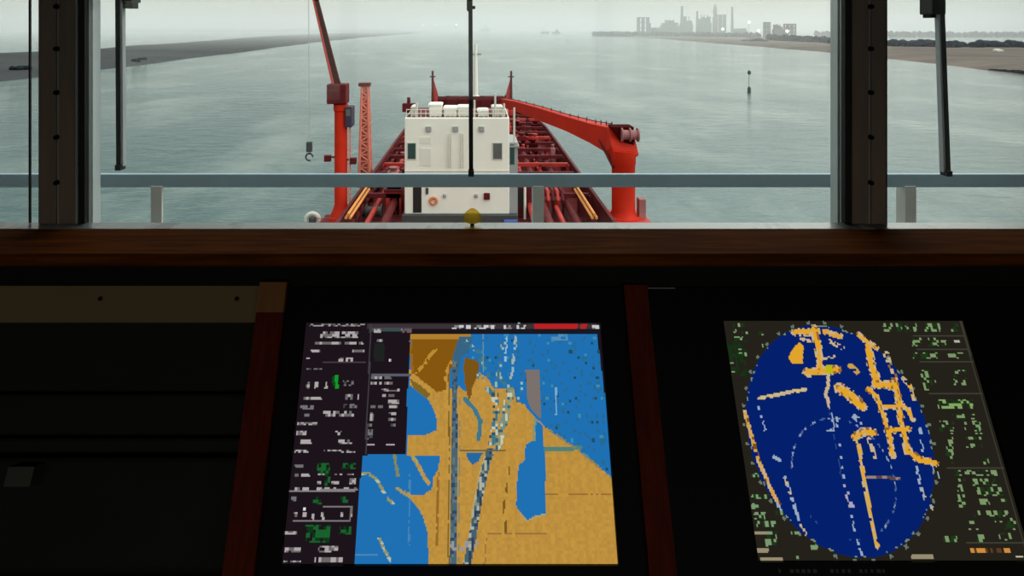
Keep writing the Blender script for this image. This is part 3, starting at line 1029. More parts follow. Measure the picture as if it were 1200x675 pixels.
sb('floor', (-XW - .1, YBK - .1, -.1), (XW + .1, YG + .12, 0), M['floor'])
sb('ceiling', (-XW - .1, YBK - .1, ZC), (XW + .1, YG + .12, ZC + .1), M['ceiling'])
sb('wall_left', (-XW - .1, YBK, 0), (-XW, YG + .12, ZC), M['wall'])
sb('wall_right', (XW, YBK, 0), (XW + .1, YG + .12, ZC), M['wall'])
bmx = MB()  # back wall, with openings added to let fill daylight in
bmx.box((-XW, YBK - .1, 0), (XW, YBK, 1.15))
bmx.box((-XW, YBK - .1, 1.85), (XW, YBK, ZC))
for x in (-XW + .05, -.9, .9, XW - .05):
    bmx.box((x - .05, YBK - .1, 1.15), (x + .05, YBK, 1.85))
struct(bmx.build('wall_back', M['wall']))
for i_, (xa, xb) in enumerate(((-XW + .1, -.95), (-.85, .85), (.95, XW - .1))):  # unseen aft windows, added to brighten the dark interior
    struct(MB().box((xa, YBK - .06, 1.15), (xb, YBK - .05, 1.85)).build('window_%d' % (i_ + 4), M['glass']))
z_out = EYE - 230.5 * 1.40 / 800
o = struct(MB().prism([(-XW, 1.30 * FK, 0), (-XW, YG + .06, 0), (-XW, YG + .06, z_out), (-XW, 1.335 * FK, Z_SILL - .004), (-XW, 1.30 * FK, Z_SILL - .004)], (2 * XW, 0, 0)).build('wall_front', M['wall']))
sb('wall_front_header', (-XW, 1.30 * FK, Z_HEAD), (XW, YG + .06, ZC), M['wall'])
# sill strip
o = struct(MB().box((-XW, 1.290 * FK, Z_SILL - .03), (XW, 1.337 * FK, Z_SILL), .003).build('trim_3', M['sill']))
o['label'] = 'pale stained metal window sill strip'


def X1(px, d=1.327): return (px - CX) * d / 800


# posts
def post(name, l0, l1, jamb_side, label):
    """l0..l1: image columns of the brown cover; jamb on the side facing the centre window"""
    xa, xb = X1(l0), X1(l1)
    body = struct(MB().box((xa + .006, YP + .004, Z_SILL - .01), (xb - .006, 1.378 * FK, Z_HEAD)).build(name, M['jamb']))
    body['label'] = label
    xm_ = X1(69.5) if l0 < 500 else X1(1017.5)
    bmx = MB()
    bmx.box((xa, YP - .006, Z_SILL), (xm_ - .0022, YP + .008, Z_HEAD), .002)
    bmx.box((xm_ + .0022, YP - .006, Z_SILL), (xb, YP + .008, Z_HEAD), .002)
    plab(bmx.build('cover_strip', M['trim'], body), 'dark brown two piece cover strip')
    bmx = MB().box((xm_ - .0022, YP - .003, Z_SILL), (xm_ + .0022, YP + .004, Z_HEAD))
    bmx.build('joint_strip', M['metal'], body)
    for py in (-42, 8, 57, 108, 160, 213):
        q = P(0, py, 1.327)
        bmx = MB()
        bmx.tube([(xm_, YP - .012, q.z), (xm_, YP + .004, q.z)], .0045, 12)
        bmx.box((xm_ - .0035, YP - .0135, q.z - .0008), (xm_ + .0035, YP - .0115, q.z + .0008))
        bmx.build('screw', M['black'], body)
    return body


pl = post('trim_1', 47, 89.5, 1, 'brown window post with screws on the port side')
MB().box((X1(89.5), YP - .004, Z_SILL), (X1(92.5), YP + .01, Z_HEAD)).build('edge_bead', M['metal'], pl)
MB().box((X1(92.5), YP - .001, Z_SILL), (X1(99.5), YP + .012, Z_HEAD)).build('gasket', M['rubber'], pl)
MB().box((X1(89), YP + .012, Z_SILL - .012), (X1(99.8), 1.381 * FK, Z_HEAD)).build('jamb', M['jamb'], pl)
pr = post('trim_2', 997, 1036.5, -1, 'brown window post with screws on the starboard side')
MB().box((X1(1036.5), YP - .004, Z_SILL), (X1(1038.3), YP + .01, Z_HEAD)).build('edge_bead', M['rubber'], pr)
MB().box((X1(990), YP - .001, Z_SILL), (X1(997), YP + .012, Z_HEAD)).build('gasket', M['rubber'], pr)
MB().box((X1(990), YP + .012, Z_SILL - .012), (X1(998), 1.381 * FK, Z_HEAD)).build('jamb', M['jamb'], pr)
# windows: glass panes with gaskets
for nm, xa, xb in (('window_1', -XW + .02, X1(47) + .006), ('window_2', X1(99.8), X1(990)), ('window_3', X1(1036.5) - .006, XW - .02)):
    w = struct(MB().box((xa, YG, Z_SILL - .016), (xb, YG + .008, Z_HEAD)).build(nm, M['glass']))
    MB().box((xa, YG - .008, Z_SILL - .022), (xb, YG + .014, Z_SILL - .012)).build('bottom_gasket', M['rubber'], w)
    MB().box((xa, YG - .008, Z_HEAD - .012), (xb, YG + .014, Z_HEAD)).build('top_gasket', M['rubber'], w)
    if nm == 'window_1':
        x = (41.8 - CX) * 1.36 / 800
        MB().box((x - .0015, YG - .004, Z_SILL - .016), (x + .0015, YG, Z_HEAD - .012)).build('side_gasket', M['rubber'], w)

# outer side bits: walkway deck and handrail
YR = 2.0
o = MB().box((-3.2, YG + .06, .05), (3.2, 2.2 * FK, .10)).build('walkway_deck', M['rail'])
struct(o)
sb('wall_front_outer', (-3.2, YG + .0605, -6), (3.2, YG + .3, .05), M['offwhite'])
rail = thing('handrail', 'blue grey outside handrail running across all the windows', 'handrail', (0, YR * FK, .10))
zr0, zr1 = P(0, 219, YR).z, P(0, 203.5, YR).z
MB().box((-3.15, YR * FK - .007, zr0), (3.15, YR * FK + .007, zr1), .002).build('top_rail', M['rail'], rail)
MB().tube([(-3.15, YR * FK, .6), (3.15, YR * FK, .6)], .018, 10).build('mid_rail', M['rail'], rail)
for px in (-258, 185.5, 630.5, 1064, 1500):
    x = (px - CX) * YR / 800
    bmx = MB().box((x - .016, YR * FK - .012, .08), (x + .016, YR * FK - .004, zr0 + .004))
    bmx.box((x - .016, YR * FK - .0038, .08), (x - .008, YR * FK + .028, zr0 + .004))
    bmx.build('stanchion', M['stanchion'], rail)

# ---- wipers (outside, hanging from the header)
YWP = 1.43


def wiper(x_top, x_bot, y_bot, block, nub, side, label):
    """block/nub: image rects of the pivot block, arm on one side of the blade"""
    ztop = Z_HEAD + .05
    d = YWP
    pb = P(x_bot, y_bot, d)
    pt = P(x_top, 0, d)
    f = (ztop - pb.z) / (pt.z - pb.z)
    xt = pb.x + (pt.x - pb.x) * f
    t = thing('window_wiper', label, 'wiper', (xt, d * FK, ztop), 'wipers hanging down the bridge windows')
    y = d * FK
    w = .0042
    MB().prism([(pb.x - w, y - .012, pb.z), (pb.x + w, y - .012, pb.z), (xt + w, y - .012, ztop - .1), (xt - w, y - .012, ztop - .1)], (0, .012, 0)).build('blade', M['rubber'], t)
    o_ = side * .0066
    ww = .0027
    plab(MB().prism([(pb.x + o_ - ww, y - .010, pb.z + .004), (pb.x + o_ + ww, y - .010, pb.z + .004), (xt + o_ + ww, y - .010, ztop), (xt + o_ - ww, y - .010, ztop)], (0, .012, 0)).build('arm', M['metal'], t), 'grey metal arm')
    MB().box((pb.x - .006, y - .015, pb.z - .004), (pb.x + .006, y + .006, pb.z + .008), .001).build('end_clip', M['rubber'], t)
    a, c = P(block[0], block[1], d), P(block[2], block[3], d)
    MB().box((a.x, y - .014, c.z), (c.x, y + .025, a.z), .002).build('carrier_block', M['rubber'], t)
    a, c = P(nub[0], nub[1], d), P(nub[2], nub[3], d)
    MB().box((a.x, y - .01, c.z), (c.x, y + .015, a.z), .001).build('clamp', M['black'], t)
    MB().box((xt - .05, y - .03, ztop - .06), (xt + .05, y + .06, ztop + .06), .006).build('motor_box', M['black'], t)


wiper(141.2, 142.3, 196, (146, -9, 158, 3), (148, 3, 158, 10), 1, 'black wiper on the port side of the middle window')
wiper(551.5, 552.2, 203, (547, -9, 553.2, 13), (552, 7, 557, 10.5), -.3, 'black wiper hanging at the centre of the middle window')
wiper(1100.5, 1107, 203, (1087, -9, 1103, 17), (1087, 16, 1093, 21), -1, 'black wiper in the starboard window, slightly slanted')

# ---- yellow centre marker on the sill
d = 1.315
p = P(553.5, 266.5, d)
t = thing('sill_marker', 'small yellow dome on a short dark stem at the sill', 'marker', (p.x, p.y, Z_SILL))
MB().tube([(p.x, p.y, Z_SILL - .001), (p.x, p.y, P(0, 260, d).z)], .004, 10).build('stem', M['black'], t)
zz = P(0, 259.5, d).z
R_ = 11 * d / 800
MB().lathe((p.x, p.y, zz), [(R_ * .7, -.001), (R_, .002), (R_ * .97, .008), (R_ * .8, .015), (R_ * .55, .0205), (R_ * .28, .024), (.001, .025)], 24).build('dome', M['yellow'], t, True)

# ================================================================== CONSOLE
KC = 1.65 - 1.152 + 2.0425 * 1.159        # console plane: image row -> depth
TAN = 1634.0


def td(py): return KC / (2.0425 + (py - CY) / 800.0)


def Q(px, py):
    """point of the sloping console face seen at image (px,py)"""
    return P(px, py, td(py))


def KX(k): return k * KC      # lateral position from the slope of an up-slope line


n_up = (Q(558, 300) - Q(558, 500)).normalized()
NRM = Vector((0, -n_up.z, n_up.y)); NRM = NRM if NRM.y < 0 else -NRM       # towards the viewer
NRM.normalize()


def S(x, py, lift=0.0):
    """point on the face at lateral x, image row py, lifted off the face"""
    d = td(py)
    v = P(CX, py, d)
    return Vector((x, v.y, v.z)) + NRM * lift


def slab(xa, ya, xb, yb, l0, l1):
    b = MB()
    b.prism([S(xa, ya, l0), S(xb, ya, l0), S(xb, yb, l0), S(xa, yb, l0)], NRM * (l1 - l0))
    return b


XL, XR_ = -1.6, 1.9
desk = thing('bridge_console', 'dark sloping bridge console with reddish wooden dividers', 'console', (0, 1.0 * FK, 0))
# bottom of face at row 760
RB = 760
fb = S(0, RB)
ft = S(0, 333)
# carcass under the face of the bays (behind face by 3 cm)
bmx = MB()
prof = [S(0, 333, -.085), S(0, RB, -.085), Vector((0, fb.y + .12, fb.z - .15)), Vector((0, fb.y + .12, .1)), Vector((0, fb.y + .2, .1)), Vector((0, fb.y + .2, .0)), Vector((0, 1.29 * FK, 0)), Vector((0, 1.29 * FK, ft.z))]
bmx.prism([v + Vector((XL, 0, 0)) for v in prof], (XR_ - XL, 0, 0))
bmx.build('carcass', M['console'], desk)
# top fascia between ledge and face
bmx = MB().prism([S(XL, 336, -.085), S(XL, 336, 0), Vector((XL, ft.y, Q(558, 313).z + .075)), Vector((XL, 1.28 * FK, Q(558, 313).z + .075))], (XR_ - XL, 0, 0))
top_z = EYE - (313 - CY) * 1.14 / 800
bmx.bm.free()
bmx = MB().prism([S(XL, 337, -.1), S(XL, 337, -.001), Vector((XL, ft.y + .004, top_z)), Vector((XL, 1.28 * FK, top_z))], (XR_ - XL, 0, 0))
bmx.build('top_fascia', M['console'], desk)
# front lip under the displays
slab(XL, 700, XR_, RB, -.085, 0.0).build('lower_panel', M['black'], desk)
# dividers
xl0, xl1, xm0, xm1 = KX(-.1295), KX(-.1135), KX(.0885), KX(.1025)
dv = slab(xl0, 366, xl1, RB, -.085, .014).build('wood_divider', M['wood_red'], desk)
plab(slab(xl0, 331, xl1, 366, -.085, .016).build('divider_cap', M['wood_lit'], dv), 'wood top block with caught light painted in tan')
slab(xm0, 334, xm1, RB, -.085, .012).build('wood_divider', M['wood_red'], desk)
# left bay: beige strip with screws, open recess below with back panel and slats
st = slab(XL, 335, xl0 - .001, 378, -.02, .0).build('beige_strip', M['beige'], desk)
for px in (-60, 118, 278):
    q = Q(px, 350)
    MB().tube([q - NRM * .002, q + NRM * .003], .0035, 10).build('screw', M['black'], st)
slab(XL, 378, xl0, 700, -.084, -.06).build('recess_back', M['cavity'], desk)
slab(XL, 378, xl0, 384, -.06, -.005).build('recess_top', M['cavity'], desk)
for r0, r1, l in ((466, 469, -.045), (520, 523, -.045), (543, 548, -.04)):
    slab(XL + .75, r0, xl0, r1, -.06, l).build('recess_slat', M['console'], desk)
bx = slab(KX((0 - CX) / (560 + 1600)) - .01, 552, KX((24 - CX) / (560 + 1600)), 576, -.0599, -.03)
tag(bx.build('junction_box', mat('box_grey', (74, 72, 60), .6)), 'small pale junction box in the dark recess left of the chart display', 'box')

# ---- wooden ledge on top
zl1 = EYE - (298.5 - CY) * 1.14 / 800
zl0 = top_z
yl = 1.14 * FK
yb_l = (EYE - zl1) * 800 / (269 - CY) * FK
bmx = MB()
prof = [Vector((0, yl + .004, zl0)), Vector((0, yl, zl0 + .004)), Vector((0, yl, zl1 - .004)), Vector((0, yl + .005, zl1)), Vector((0, yb_l, zl1)), Vector((0, yb_l, zl0))]
bmx.prism([v + Vector((-XW + .001, 0, 0)) for v in prof], (2 * XW - .002, 0, 0))
ledge = bmx.build('wooden_ledge', M['wood'])
tag(ledge, 'long brown wooden ledge with rounded nosing below the window sill', 'ledge')
# filler between ledge back and wall
sb('trim_4', (-XW, yb_l + .0005, zl0 - .02), (XW, 1.2895 * FK, zl1 - .004), M['trim_dark'])


# ================================================================== SCREENS
def screen_mat():
    m = bpy.data.materials.new('lit_screen')
    m.use_nodes = True
    nt = m.node_tree
    nt.nodes.clear()
    at = nt.nodes.new('ShaderNodeAttribute'); at.attribute_name = 'pixels'
    e = nt.nodes.new('ShaderNodeEmission')
    o = nt.nodes.new('ShaderNodeOutputMaterial')
    nt.links.new(at.outputs['Color'], e.inputs['Color'])
    nt.links.new(e.outputs[0], o.inputs['Surface'])
    return m


M['screen'] = screen_mat()


class Raster:
    """a lit display: a fine grid of picture cells lying on the console face.
    Drawing is done in the photograph's measured coordinates of that face."""

    def __init__(s, xa, xb, ya, yb, nu, nv, lift, seed):
        s.nu, s.nv = nu, nv
        s.xa, s.xb = xa, xb
        top, bot = S(0, ya), S(0, yb)
        s.top, s.bot, s.lift = top, bot, lift
        u = (np.arange(nu) + .5) / nu
        v = (np.arange(nv) + .5) / nv
        Y = top.y + (bot.y - top.y) * v
        Z = top.z + (bot.z - top.z) * v
        X = xa + (xb - xa) * u
        s.X, s.V = np.meshgrid(X, v)
        d = (Y / FK)[:, None]
        s.px = CX + X[None, :] * 800 / d
        s.py = np.repeat((CY + (EYE - Z) * 800 / (Y / FK))[:, None], nu, 1)
        s.L = math.hypot(top.y - bot.y, top.z - bot.z)
        s.SY = s.V * s.L
        s.img = np.zeros((nv, nu, 3))
        s.rng = np.random.RandomState(seed)
        # coarse blocks used for blocky lettering and speckle
        s.bu = (np.floor((s.X - xa) / .0042)).astype(int)
        s.bv = (np.floor(s.SY / .0042)).astype(int)
        s.rand = s.rng.rand(200, 200)
        s.R = s.rand[s.bv % 200, s.bu % 200]

    def fill(s, c): s.img[:] = c
    def put(s, mask, c): s.img[mask] = c

    def pin(s, pts):
        x, y = s.px, s.py
        ins = np.zeros(x.shape, bool)
        n = len(pts)
        for i in range(n):
            (x1, y1), (x2, y2) = pts[i], pts[(i + 1) % n]
            if y1 == y2: continue
            cnd = ((y1 > y) != (y2 > y)) & (x < (x2 - x1) * (y - y1) / (y2 - y1) + x1)
            ins ^= cnd
        return ins

    def poly(s, pts, c): s.put(s.pin(pts), c)

    def near(s, pts, w):
        m = np.zeros(s.px.shape, bool)
        for (x1, y1), (x2, y2) in zip(pts, pts[1:]):
            dx, dy = x2 - x1, y2 - y1
            t = np.clip(((s.px - x1) * dx + (s.py - y1) * dy) / (dx * dx + dy * dy + 1e-9), 0, 1)
            m |= np.hypot(s.px - x1 - t * dx, s.py - y1 - t * dy) < w / 2
        return m

    def line(s, pts, w, c, keep=1.0, pal=None):
        m = s.near(pts, w)
        if keep < 1: m &= s.R < keep
        s.put(m, c)
        if pal is not None:
            R2 = s.rand[(s.bv * 7 + 31) % 200, (s.bu * 3 + 17) % 200]
            for k, cc in enumerate(pal):
                s.put(m & (R2 > k / (len(pal) + 1)) & (R2 < (k + .7) / (len(pal) + 1)), cc)

    def rect(s, x0, y0, x1, y1): return (s.px >= x0) & (s.px < x1) & (s.py >= y0) & (s.py < y1)

    def text(s, x0, y0, x1, y1, c, dens=.6, c2=None):
        m = s.rect(x0, y0, x1, y1) & (s.R < dens)
        s.put(m, c)
        R2 = s.rand[(s.bv * 5 + 3) % 200, (s.bu * 11 + 7) % 200]
        s.put(m & (R2 < .4), c2 if c2 is not None else tuple(np.array(c) * .62))

    def build(s, name, parent):
        nu, nv = s.nu, s.nv
        base = world_loc(parent)
        off = NRM * s.lift
        us = np.linspace(s.xa, s.xb, nu + 1)
        vs = np.linspace(0, 1, nv + 1)
        co = np.zeros((nv + 1, nu + 1, 3))
        co[:, :, 0] = us[None, :] + off.x - base.x
        co[:, :, 1] = (s.top.y + (s.bot.y - s.top.y) * vs)[:, None] + off.y - base.y
        co[:, :, 2] = (s.top.z + (s.bot.z - s.top.z) * vs)[:, None] + off.z - base.z
        idx = np.arange((nv + 1) * (nu + 1)).reshape(nv + 1, nu + 1)
        f = np.stack([idx[1:, :-1], idx[1:, 1:], idx[:-1, 1:], idx[:-1, :-1]], -1).reshape(-1, 4)
        me = bpy.data.meshes.new(name)
        me.from_pydata(co.reshape(-1, 3).tolist(), [], f.tolist())
        at = me.attributes.new('pixels', 'FLOAT_COLOR', 'FACE')
        c = np.clip(s.img.reshape(-1, 3) / 255., 0, 1)
        l = np.where(c <= .04045, c / 12.92, ((c + .055) / 1.055) ** 2.4)
        at.data.foreach_set('color', np.concatenate([l, np.ones((len(l), 1))], 1).astype(np.float32).ravel())
        me.materials.append(M['screen'])
        o = bpy.data.objects.new(name, me)
        C.objects.link(o)
        o.parent = parent
        return o


def display(label, xa, xb, bxa, bxb, ra, rb):
    """bezel frame around the picture xa..xb, rows ra..rb, filling bay bxa..bxb"""
    base = S((bxa + bxb) / 2, 690)
    t = thing('marine_display', label, 'display', base, 'displays set in the bridge console')
    R0, R1 = 337, 699
    g = .0008
    slab(bxa + g, R0, bxb - g, ra, -.04, .004).build('bezel_top', M['black'], t)
    slab(bxa + g, rb, bxb - g, R1, -.04, .004).build('bezel_bottom', M['black'], t)
    slab(bxa + g, ra, xa, rb, -.04, .004).build('bezel_side', M['black'], t)
    slab(xb, ra, bxb - g, rb, -.04, .004).build('bezel_side', M['black'], t)
    slab(bxa + g, R0, bxb - g, R1, -.06, -.041).build('display_back', M['black'], t)
    return t


# ---- chart display
k0, k1 = KX(-.1010), KX(.0736)
td1 = display('lit chart display with blue and amber map, left of the middle divider', k0, k1, xl1, xm0, 378, 662)
r = Raster(k0, k1, 378, 662, 250, 166, -.004, 3)
PAN = (28, 20, 26); TXT = (172, 166, 166); GRN = (24, 92, 40); AMB = (188, 143, 62); BRN = (132, 86, 16); BLU = (30, 112, 178); TEA = (62, 118, 138); GRY = (112, 112, 116)
r.fill(PAN)
chart = [(481, 391), (478, 460), (475, 532), (424, 534), (415, 664), (735, 664), (700, 391)]
r.poly(chart, BLU)
inside = r.pin(chart)
m = inside & r.rect(540, 391, 720, 560) & (r.R < .10)
r.put(m, (40, 104, 146))
r.put(inside & r.rect(540, 391, 720, 560) & (r.R > .985), (60, 140, 176))
r.put(inside & r.rect(540, 391, 720, 560) & (r.R < .02), (32, 76, 96))
# land south and west
r.poly([(478, 511), (512, 505), (512, 490), (506, 470), (500, 458), (530, 455), (600, 470), (612, 478), (626, 488), (637, 499), (648, 508), (662, 518), (680, 530), (700, 546), (716, 559), (740, 662), (502, 664), (501, 625), (495, 605), (485, 590), (472, 576), (478, 581), (497, 580), (505, 575), (508, 560), (514, 550), (515, 534), (478, 533)], AMB)
r.poly([(478, 575), (470, 574), (480, 581), (500, 580), (510, 560), (515, 540), (516, 534), (530, 534), (530, 600), (497, 612)], AMB)
r.poly([(501, 580), (530, 570), (530, 664), (503, 664)], AMB)
r.poly([(478, 511), (530, 506), (530, 535), (476, 535)], AMB)
r.poly([(479, 433), (500, 440), (527, 455), (530, 515), (511, 508), (512, 492), (507, 478), (500, 466), (480, 452)], AMB)
r.poly([(480, 444), (484, 455), (500, 468), (504, 462), (490, 450)], (126, 100, 36))
# lake
r.poly([(477, 456), (489, 463), (500, 472), (507, 481), (511, 490), (512, 504), (499, 510), (476, 510)], BLU)
# bay
r.poly([(424, 535), (483, 535), (495, 558), (498, 572), (478, 578), (470, 573), (485, 590), (495, 605), (500, 625), (502, 664), (414, 664)], BLU)
r.poly([(493, 535), (515, 535), (514, 550), (508, 560), (506, 574), (497, 579), (480, 579), (498, 566)], BLU)
r.line([(483, 535), (491, 548), (497, 560), (502, 567)], 4.5, AMB, pal=[(170, 160, 90)])
# brown highland
r.poly([(481, 392), (551, 392), (548, 405), (536, 418), (528, 434), (526, 456), (512, 460), (498, 449), (482, 436)], BRN)
r.line([(488, 436), (497, 428), (504, 416), (511, 410)], 4, (186, 140, 50), .9)
r.line([(481, 400), (483, 436)], 3, (150, 100, 26), .8)
r.line([(528, 425), (522, 440), (524, 455)], 4, AMB, .7)
r.put(r.pin(chart) & r.rect(481, 391, 552, 397), (176, 128, 48))
# middle lands
r.poly([(545, 419), (562, 424), (560, 440), (556, 456), (549, 470), (545, 452), (543, 430)], (122, 84, 22))
r.poly([(562, 437), (572, 444), (578, 455), (577, 472), (573, 486), (565, 490), (557, 478), (551, 470), (554, 452)], AMB)
r.poly([(537, 452), (545, 460), (551, 474), (556, 482), (559, 500), (561, 520), (560, 535), (537, 535)], AMB)
r.line([(545, 468), (556, 480), (563, 494), (561, 515)], 5, TEA)
r.poly([(538, 395), (555, 395), (549, 410), (540, 420), (537, 440), (531, 440), (530, 420)], (54, 100, 130))
# river strip
r.line([(533, 425), (532.5, 540), (531, 664)], 6.5, (74, 100, 116), pal=[(46, 72, 96), (96, 118, 122)])
r.line([(526.5, 440), (525.5, 664)], 1.6, (120, 96, 40), .8)
r.line([(538.5, 470), (538, 664)], 1.6, (120, 130, 120), .6)
# upper sea speckle and fairways
for pts in ([(606, 393), (602, 415), (598, 440), (592, 470)], [(590, 400), (586, 430), (580, 460)], [(560, 440), (575, 460), (590, 470)], [(545, 400), (560, 412), (572, 440)], [(584, 440), (600, 462)], [(612, 450), (604, 476)]):
    r.line(pts, 5, TEA, .55, pal=[(150, 180, 180), (60, 110, 120)])
r.line([(608, 378), (604, 400), (600, 440)], 3, (150, 178, 190), .75)
r.line([(594, 395), (592, 425)], 2.4, (150, 190, 214), .55)
r.line([(566, 392), (566, 450)], 1.8, (110, 140, 150), .7)
r.poly([(578, 455), (602, 455), (606, 475), (594, 500), (590, 528), (572, 534), (570, 510), (573, 488)], AMB)
r.line([(598, 458), (594, 480), (588, 505), (584, 520), (574, 532)], 10, (120, 140, 124), .8, pal=[(196, 200, 176), (60, 96, 110), (150, 150, 110)])
r.line([(580, 462), (582, 490), (576, 520)], 8, TEA, .6, pal=[(190, 196, 176), (50, 80, 96)])
r.line([(574, 530), (569, 548), (565, 566), (560, 590), (556, 615), (552, 640), (547, 664)], 9, (66, 96, 112), pal=[(130, 140, 130), (44, 66, 84), (172, 176, 160)])
r.line([(568, 535), (560, 565), (552, 610)], 1.8, (176, 168, 120), .6)
r.line([(540, 529), (592, 529)], 2.2, (104, 96, 66))
r.poly([(546, 531), (566, 531), (561, 541), (554, 545), (548, 539)], (36, 104, 160))
# grey patch, basin, canal
r.poly([(616, 434), (632, 434), (635, 492), (624, 482), (618, 468)], (122, 112, 108))
r.poly([(600, 470), (614, 474), (626, 488), (628, 500), (615, 522), (606, 540), (596, 540), (592, 520)], AMB)
r.poly([(628, 492), (637, 500), (637, 520), (639, 530), (640, 603), (628, 605), (618, 611), (611, 603), (605, 594), (606, 566), (608, 546), (615, 540), (616, 521), (628, 516)], BLU)
r.line([(627, 492), (626, 516)], 3, (120, 150, 120), .7)
r.line([(640, 527), (662, 527), (680, 525)], 5.5, (80, 128, 120))
r.line([(645, 505), (662, 517), (682, 531), (700, 546), (716, 559)], 2.6, (140, 130, 84), .7)
r.line([(640, 603), (629, 606), (618, 612), (610, 604)], 1.8, (160, 166, 130), .8)
for a, b_ in (((597, 548), (597, 556)), ((594, 568), (594, 577)), ((591, 588), (590, 601)), ((593, 612), (593, 624))):
    r.line([a, b_], 2.6, (116, 86, 30))
r.line([(640, 580.5), (716, 580.5)], 1.6, (150, 108, 52), .85)
r.line([(570, 626), (641, 626)], 1.6, (150, 112, 60), .85)
r.line([(570, 626), (568, 662)], 1.6, (150, 112, 60), .85)
r.line([(514, 556), (512, 640)], 3, (146, 104, 40), .8)
r.line([(480, 556), (479, 640)], 1.8, (70, 130, 180), .8)
r.line([(652, 455), (652, 486)], 2, (120, 170, 210))
r.put(r.rect(647, 392, 668, 399) & (r.R < .6), (84, 140, 184))
land_m = (np.abs(r.img - np.array(AMB)).sum(-1) < 2)
st_ = np.sin(r.X * 420) * np.sin(r.SY * 33 + 1) * .25 + (r.R - .5) * 1.5
r.img[land_m] = np.clip(np.array(AMB)[None] * (1 + .05 * st_[land_m])[:, None], 0, 255)
# amber shoals in lower bay
r.line([(424, 556), (432, 556), (440, 562), (446, 571), (452, 583), (460, 591)], 3.4, (148, 146, 92), .9, pal=[(180, 190, 160)])
r.line([(462, 535), (466, 558)], 3.6, (132, 134, 88), .95)
r.line([(465, 572), (470, 577), (480, 583)], 3.4, (170, 150, 80), .9)
r.line([(444, 632), (450, 645), (457, 658)], 3.4, (150, 148, 92), .9, pal=[(170, 190, 180)])
r.put(r.rect(415, 650, 442, 653), (80, 132, 180))
r.line([(533, 640), (556, 640)], 12, (150, 150, 150), .3)
# top bar and the grey frame lines
r.put(r.rect(430, 379, 700, 385), (58, 50, 54))
r.put(r.rect(432, 384, 482, 389), (70, 70, 78))
r.put(r.rect(447, 385, 470, 389), (50, 78, 74))
r.put(r.rect(626, 379, 677, 386), (186, 34, 34))
r.put(r.rect(681, 379, 688, 386), (176, 38, 40))
r.put(r.rect(540, 386, 703, 391), (24, 24, 34))
for x0_, x1_ in ((362, 428),):
    r.text(x0_, 379, x1_, 383, (150, 146, 146), .5)
for x0_, x1_ in ((530, 552), (556, 580), (590, 600), (606, 616), (694, 702)):
    r.text(x0_, 381, x1_, 385, (200, 200, 200), .75)
r.line([(434, 380), (432, 440), (428, 532)], 1.8, (64, 58, 68))
r.put(r.rect(434, 438, 482, 441), (88, 92, 104))
# sub panel right of the text column
for (x0_, y0_, x1_, y1_, c_, dn) in (
        (438, 386, 446, 390, TXT, .9), (438, 397, 448, 401, TXT, .9), (455, 421, 458, 424, (230, 230, 230), 1.1), (470, 386, 482, 390, (176, 140, 150), .7),
        (434, 441, 448, 445, TXT, .9), (450, 441, 458, 445, TXT, .8), (434, 448, 462, 451, TXT, .85), (447, 456, 468, 459, TXT, .6), (447, 463, 468, 466, (170, 150, 158), .6),
        (455, 469, 468, 473, TXT, .9), (433, 476, 450, 479, TXT, .7), (455, 476, 466, 479, TXT, .8), (433, 483, 437, 493, TXT, .7), (455, 483, 464, 487, TXT, .7), (455, 490, 464, 493, TXT, .8), (430, 497, 436, 515, GRY, .8),
        (455, 497, 463, 500, GRY, .7), (430, 520, 438, 523, TXT, .7), (452, 520, 462, 523, TXT, .8)):
    r.text(x0_, y0_, x1_, y1_, c_, dn)
r.put(r.rect(438, 402, 450, 424), (30, 34, 32))
# left text column (rows of tiny unreadable lettering)
for (x0_, y0_, x1_, y1_, c_, dn) in (
        (371, 388, 419, 396, TXT, .75), (368, 400, 425, 403, TXT, .8), (364, 410, 375, 413, TXT, .9), (412, 410, 427, 413, TXT, .9), (358, 420, 362, 424, TXT, .8), (396, 420, 416, 424, TXT, .8), (358, 431, 378, 434, GRY, .95),
        (358, 447, 362, 455, TXT, .9), (368, 447, 372, 455, TXT, .9), (379, 447, 383, 455, TXT, .7), (402, 446, 416, 452, GRY, .6), (355, 465, 376, 468, TXT, .9), (400, 463, 420, 468, TXT, .7),
        (351, 476, 370, 480, GRY, .7), (402, 474, 418, 479, GRY, .8), (355, 485, 362, 489, GRY, .7), (378, 482, 420, 489, TXT, .8), (348, 496, 371, 499, TXT, .95), (347, 506, 358, 510, TXT, .9), (392, 506, 400, 510, TXT, .8),
        (352, 516, 364, 520, TXT, .9), (396, 516, 412, 520, TXT, .8), (345, 527, 360, 531, TXT, .8), (378, 527, 416, 531, TXT, .55), (345, 545, 355, 548, GRY, .9), (344, 555, 362, 559, TXT, .8), (372, 555, 386, 558, TXT, .9), (392, 555, 414, 558, TXT, .7),
        (371, 564, 376, 569, TXT, .9), (388, 564, 396, 568, TXT, 1.1), (409, 561, 416, 569, TXT, 1.1), (371, 571, 393, 575, TXT, .8), (402, 572, 418, 575, TXT, .7), (344, 571, 362, 575, TXT, .7), (341, 583, 347, 588, GRY, .9),
        (354, 595, 358, 599, (220, 220, 220), 1.1), (344, 602, 348, 606, TXT, 1.1), (354, 602, 358, 606, TXT, 1.1), (365, 603, 368, 612, TXT, 1.1), (375, 602, 379, 611, TXT, .9), (398, 602, 402, 606, TXT, 1.1), (409, 595, 413, 606, TXT, .9),
        (333, 623, 347, 627, TXT, 1.1), (333, 643, 351, 648, TXT, .85), (372, 641, 396, 648, TXT, .75), (331, 658, 352, 661, TXT, .9), (368, 655, 401, 661, TXT, .85)):
    r.text(x0_, y0_, x1_, y1_, c_, dn)
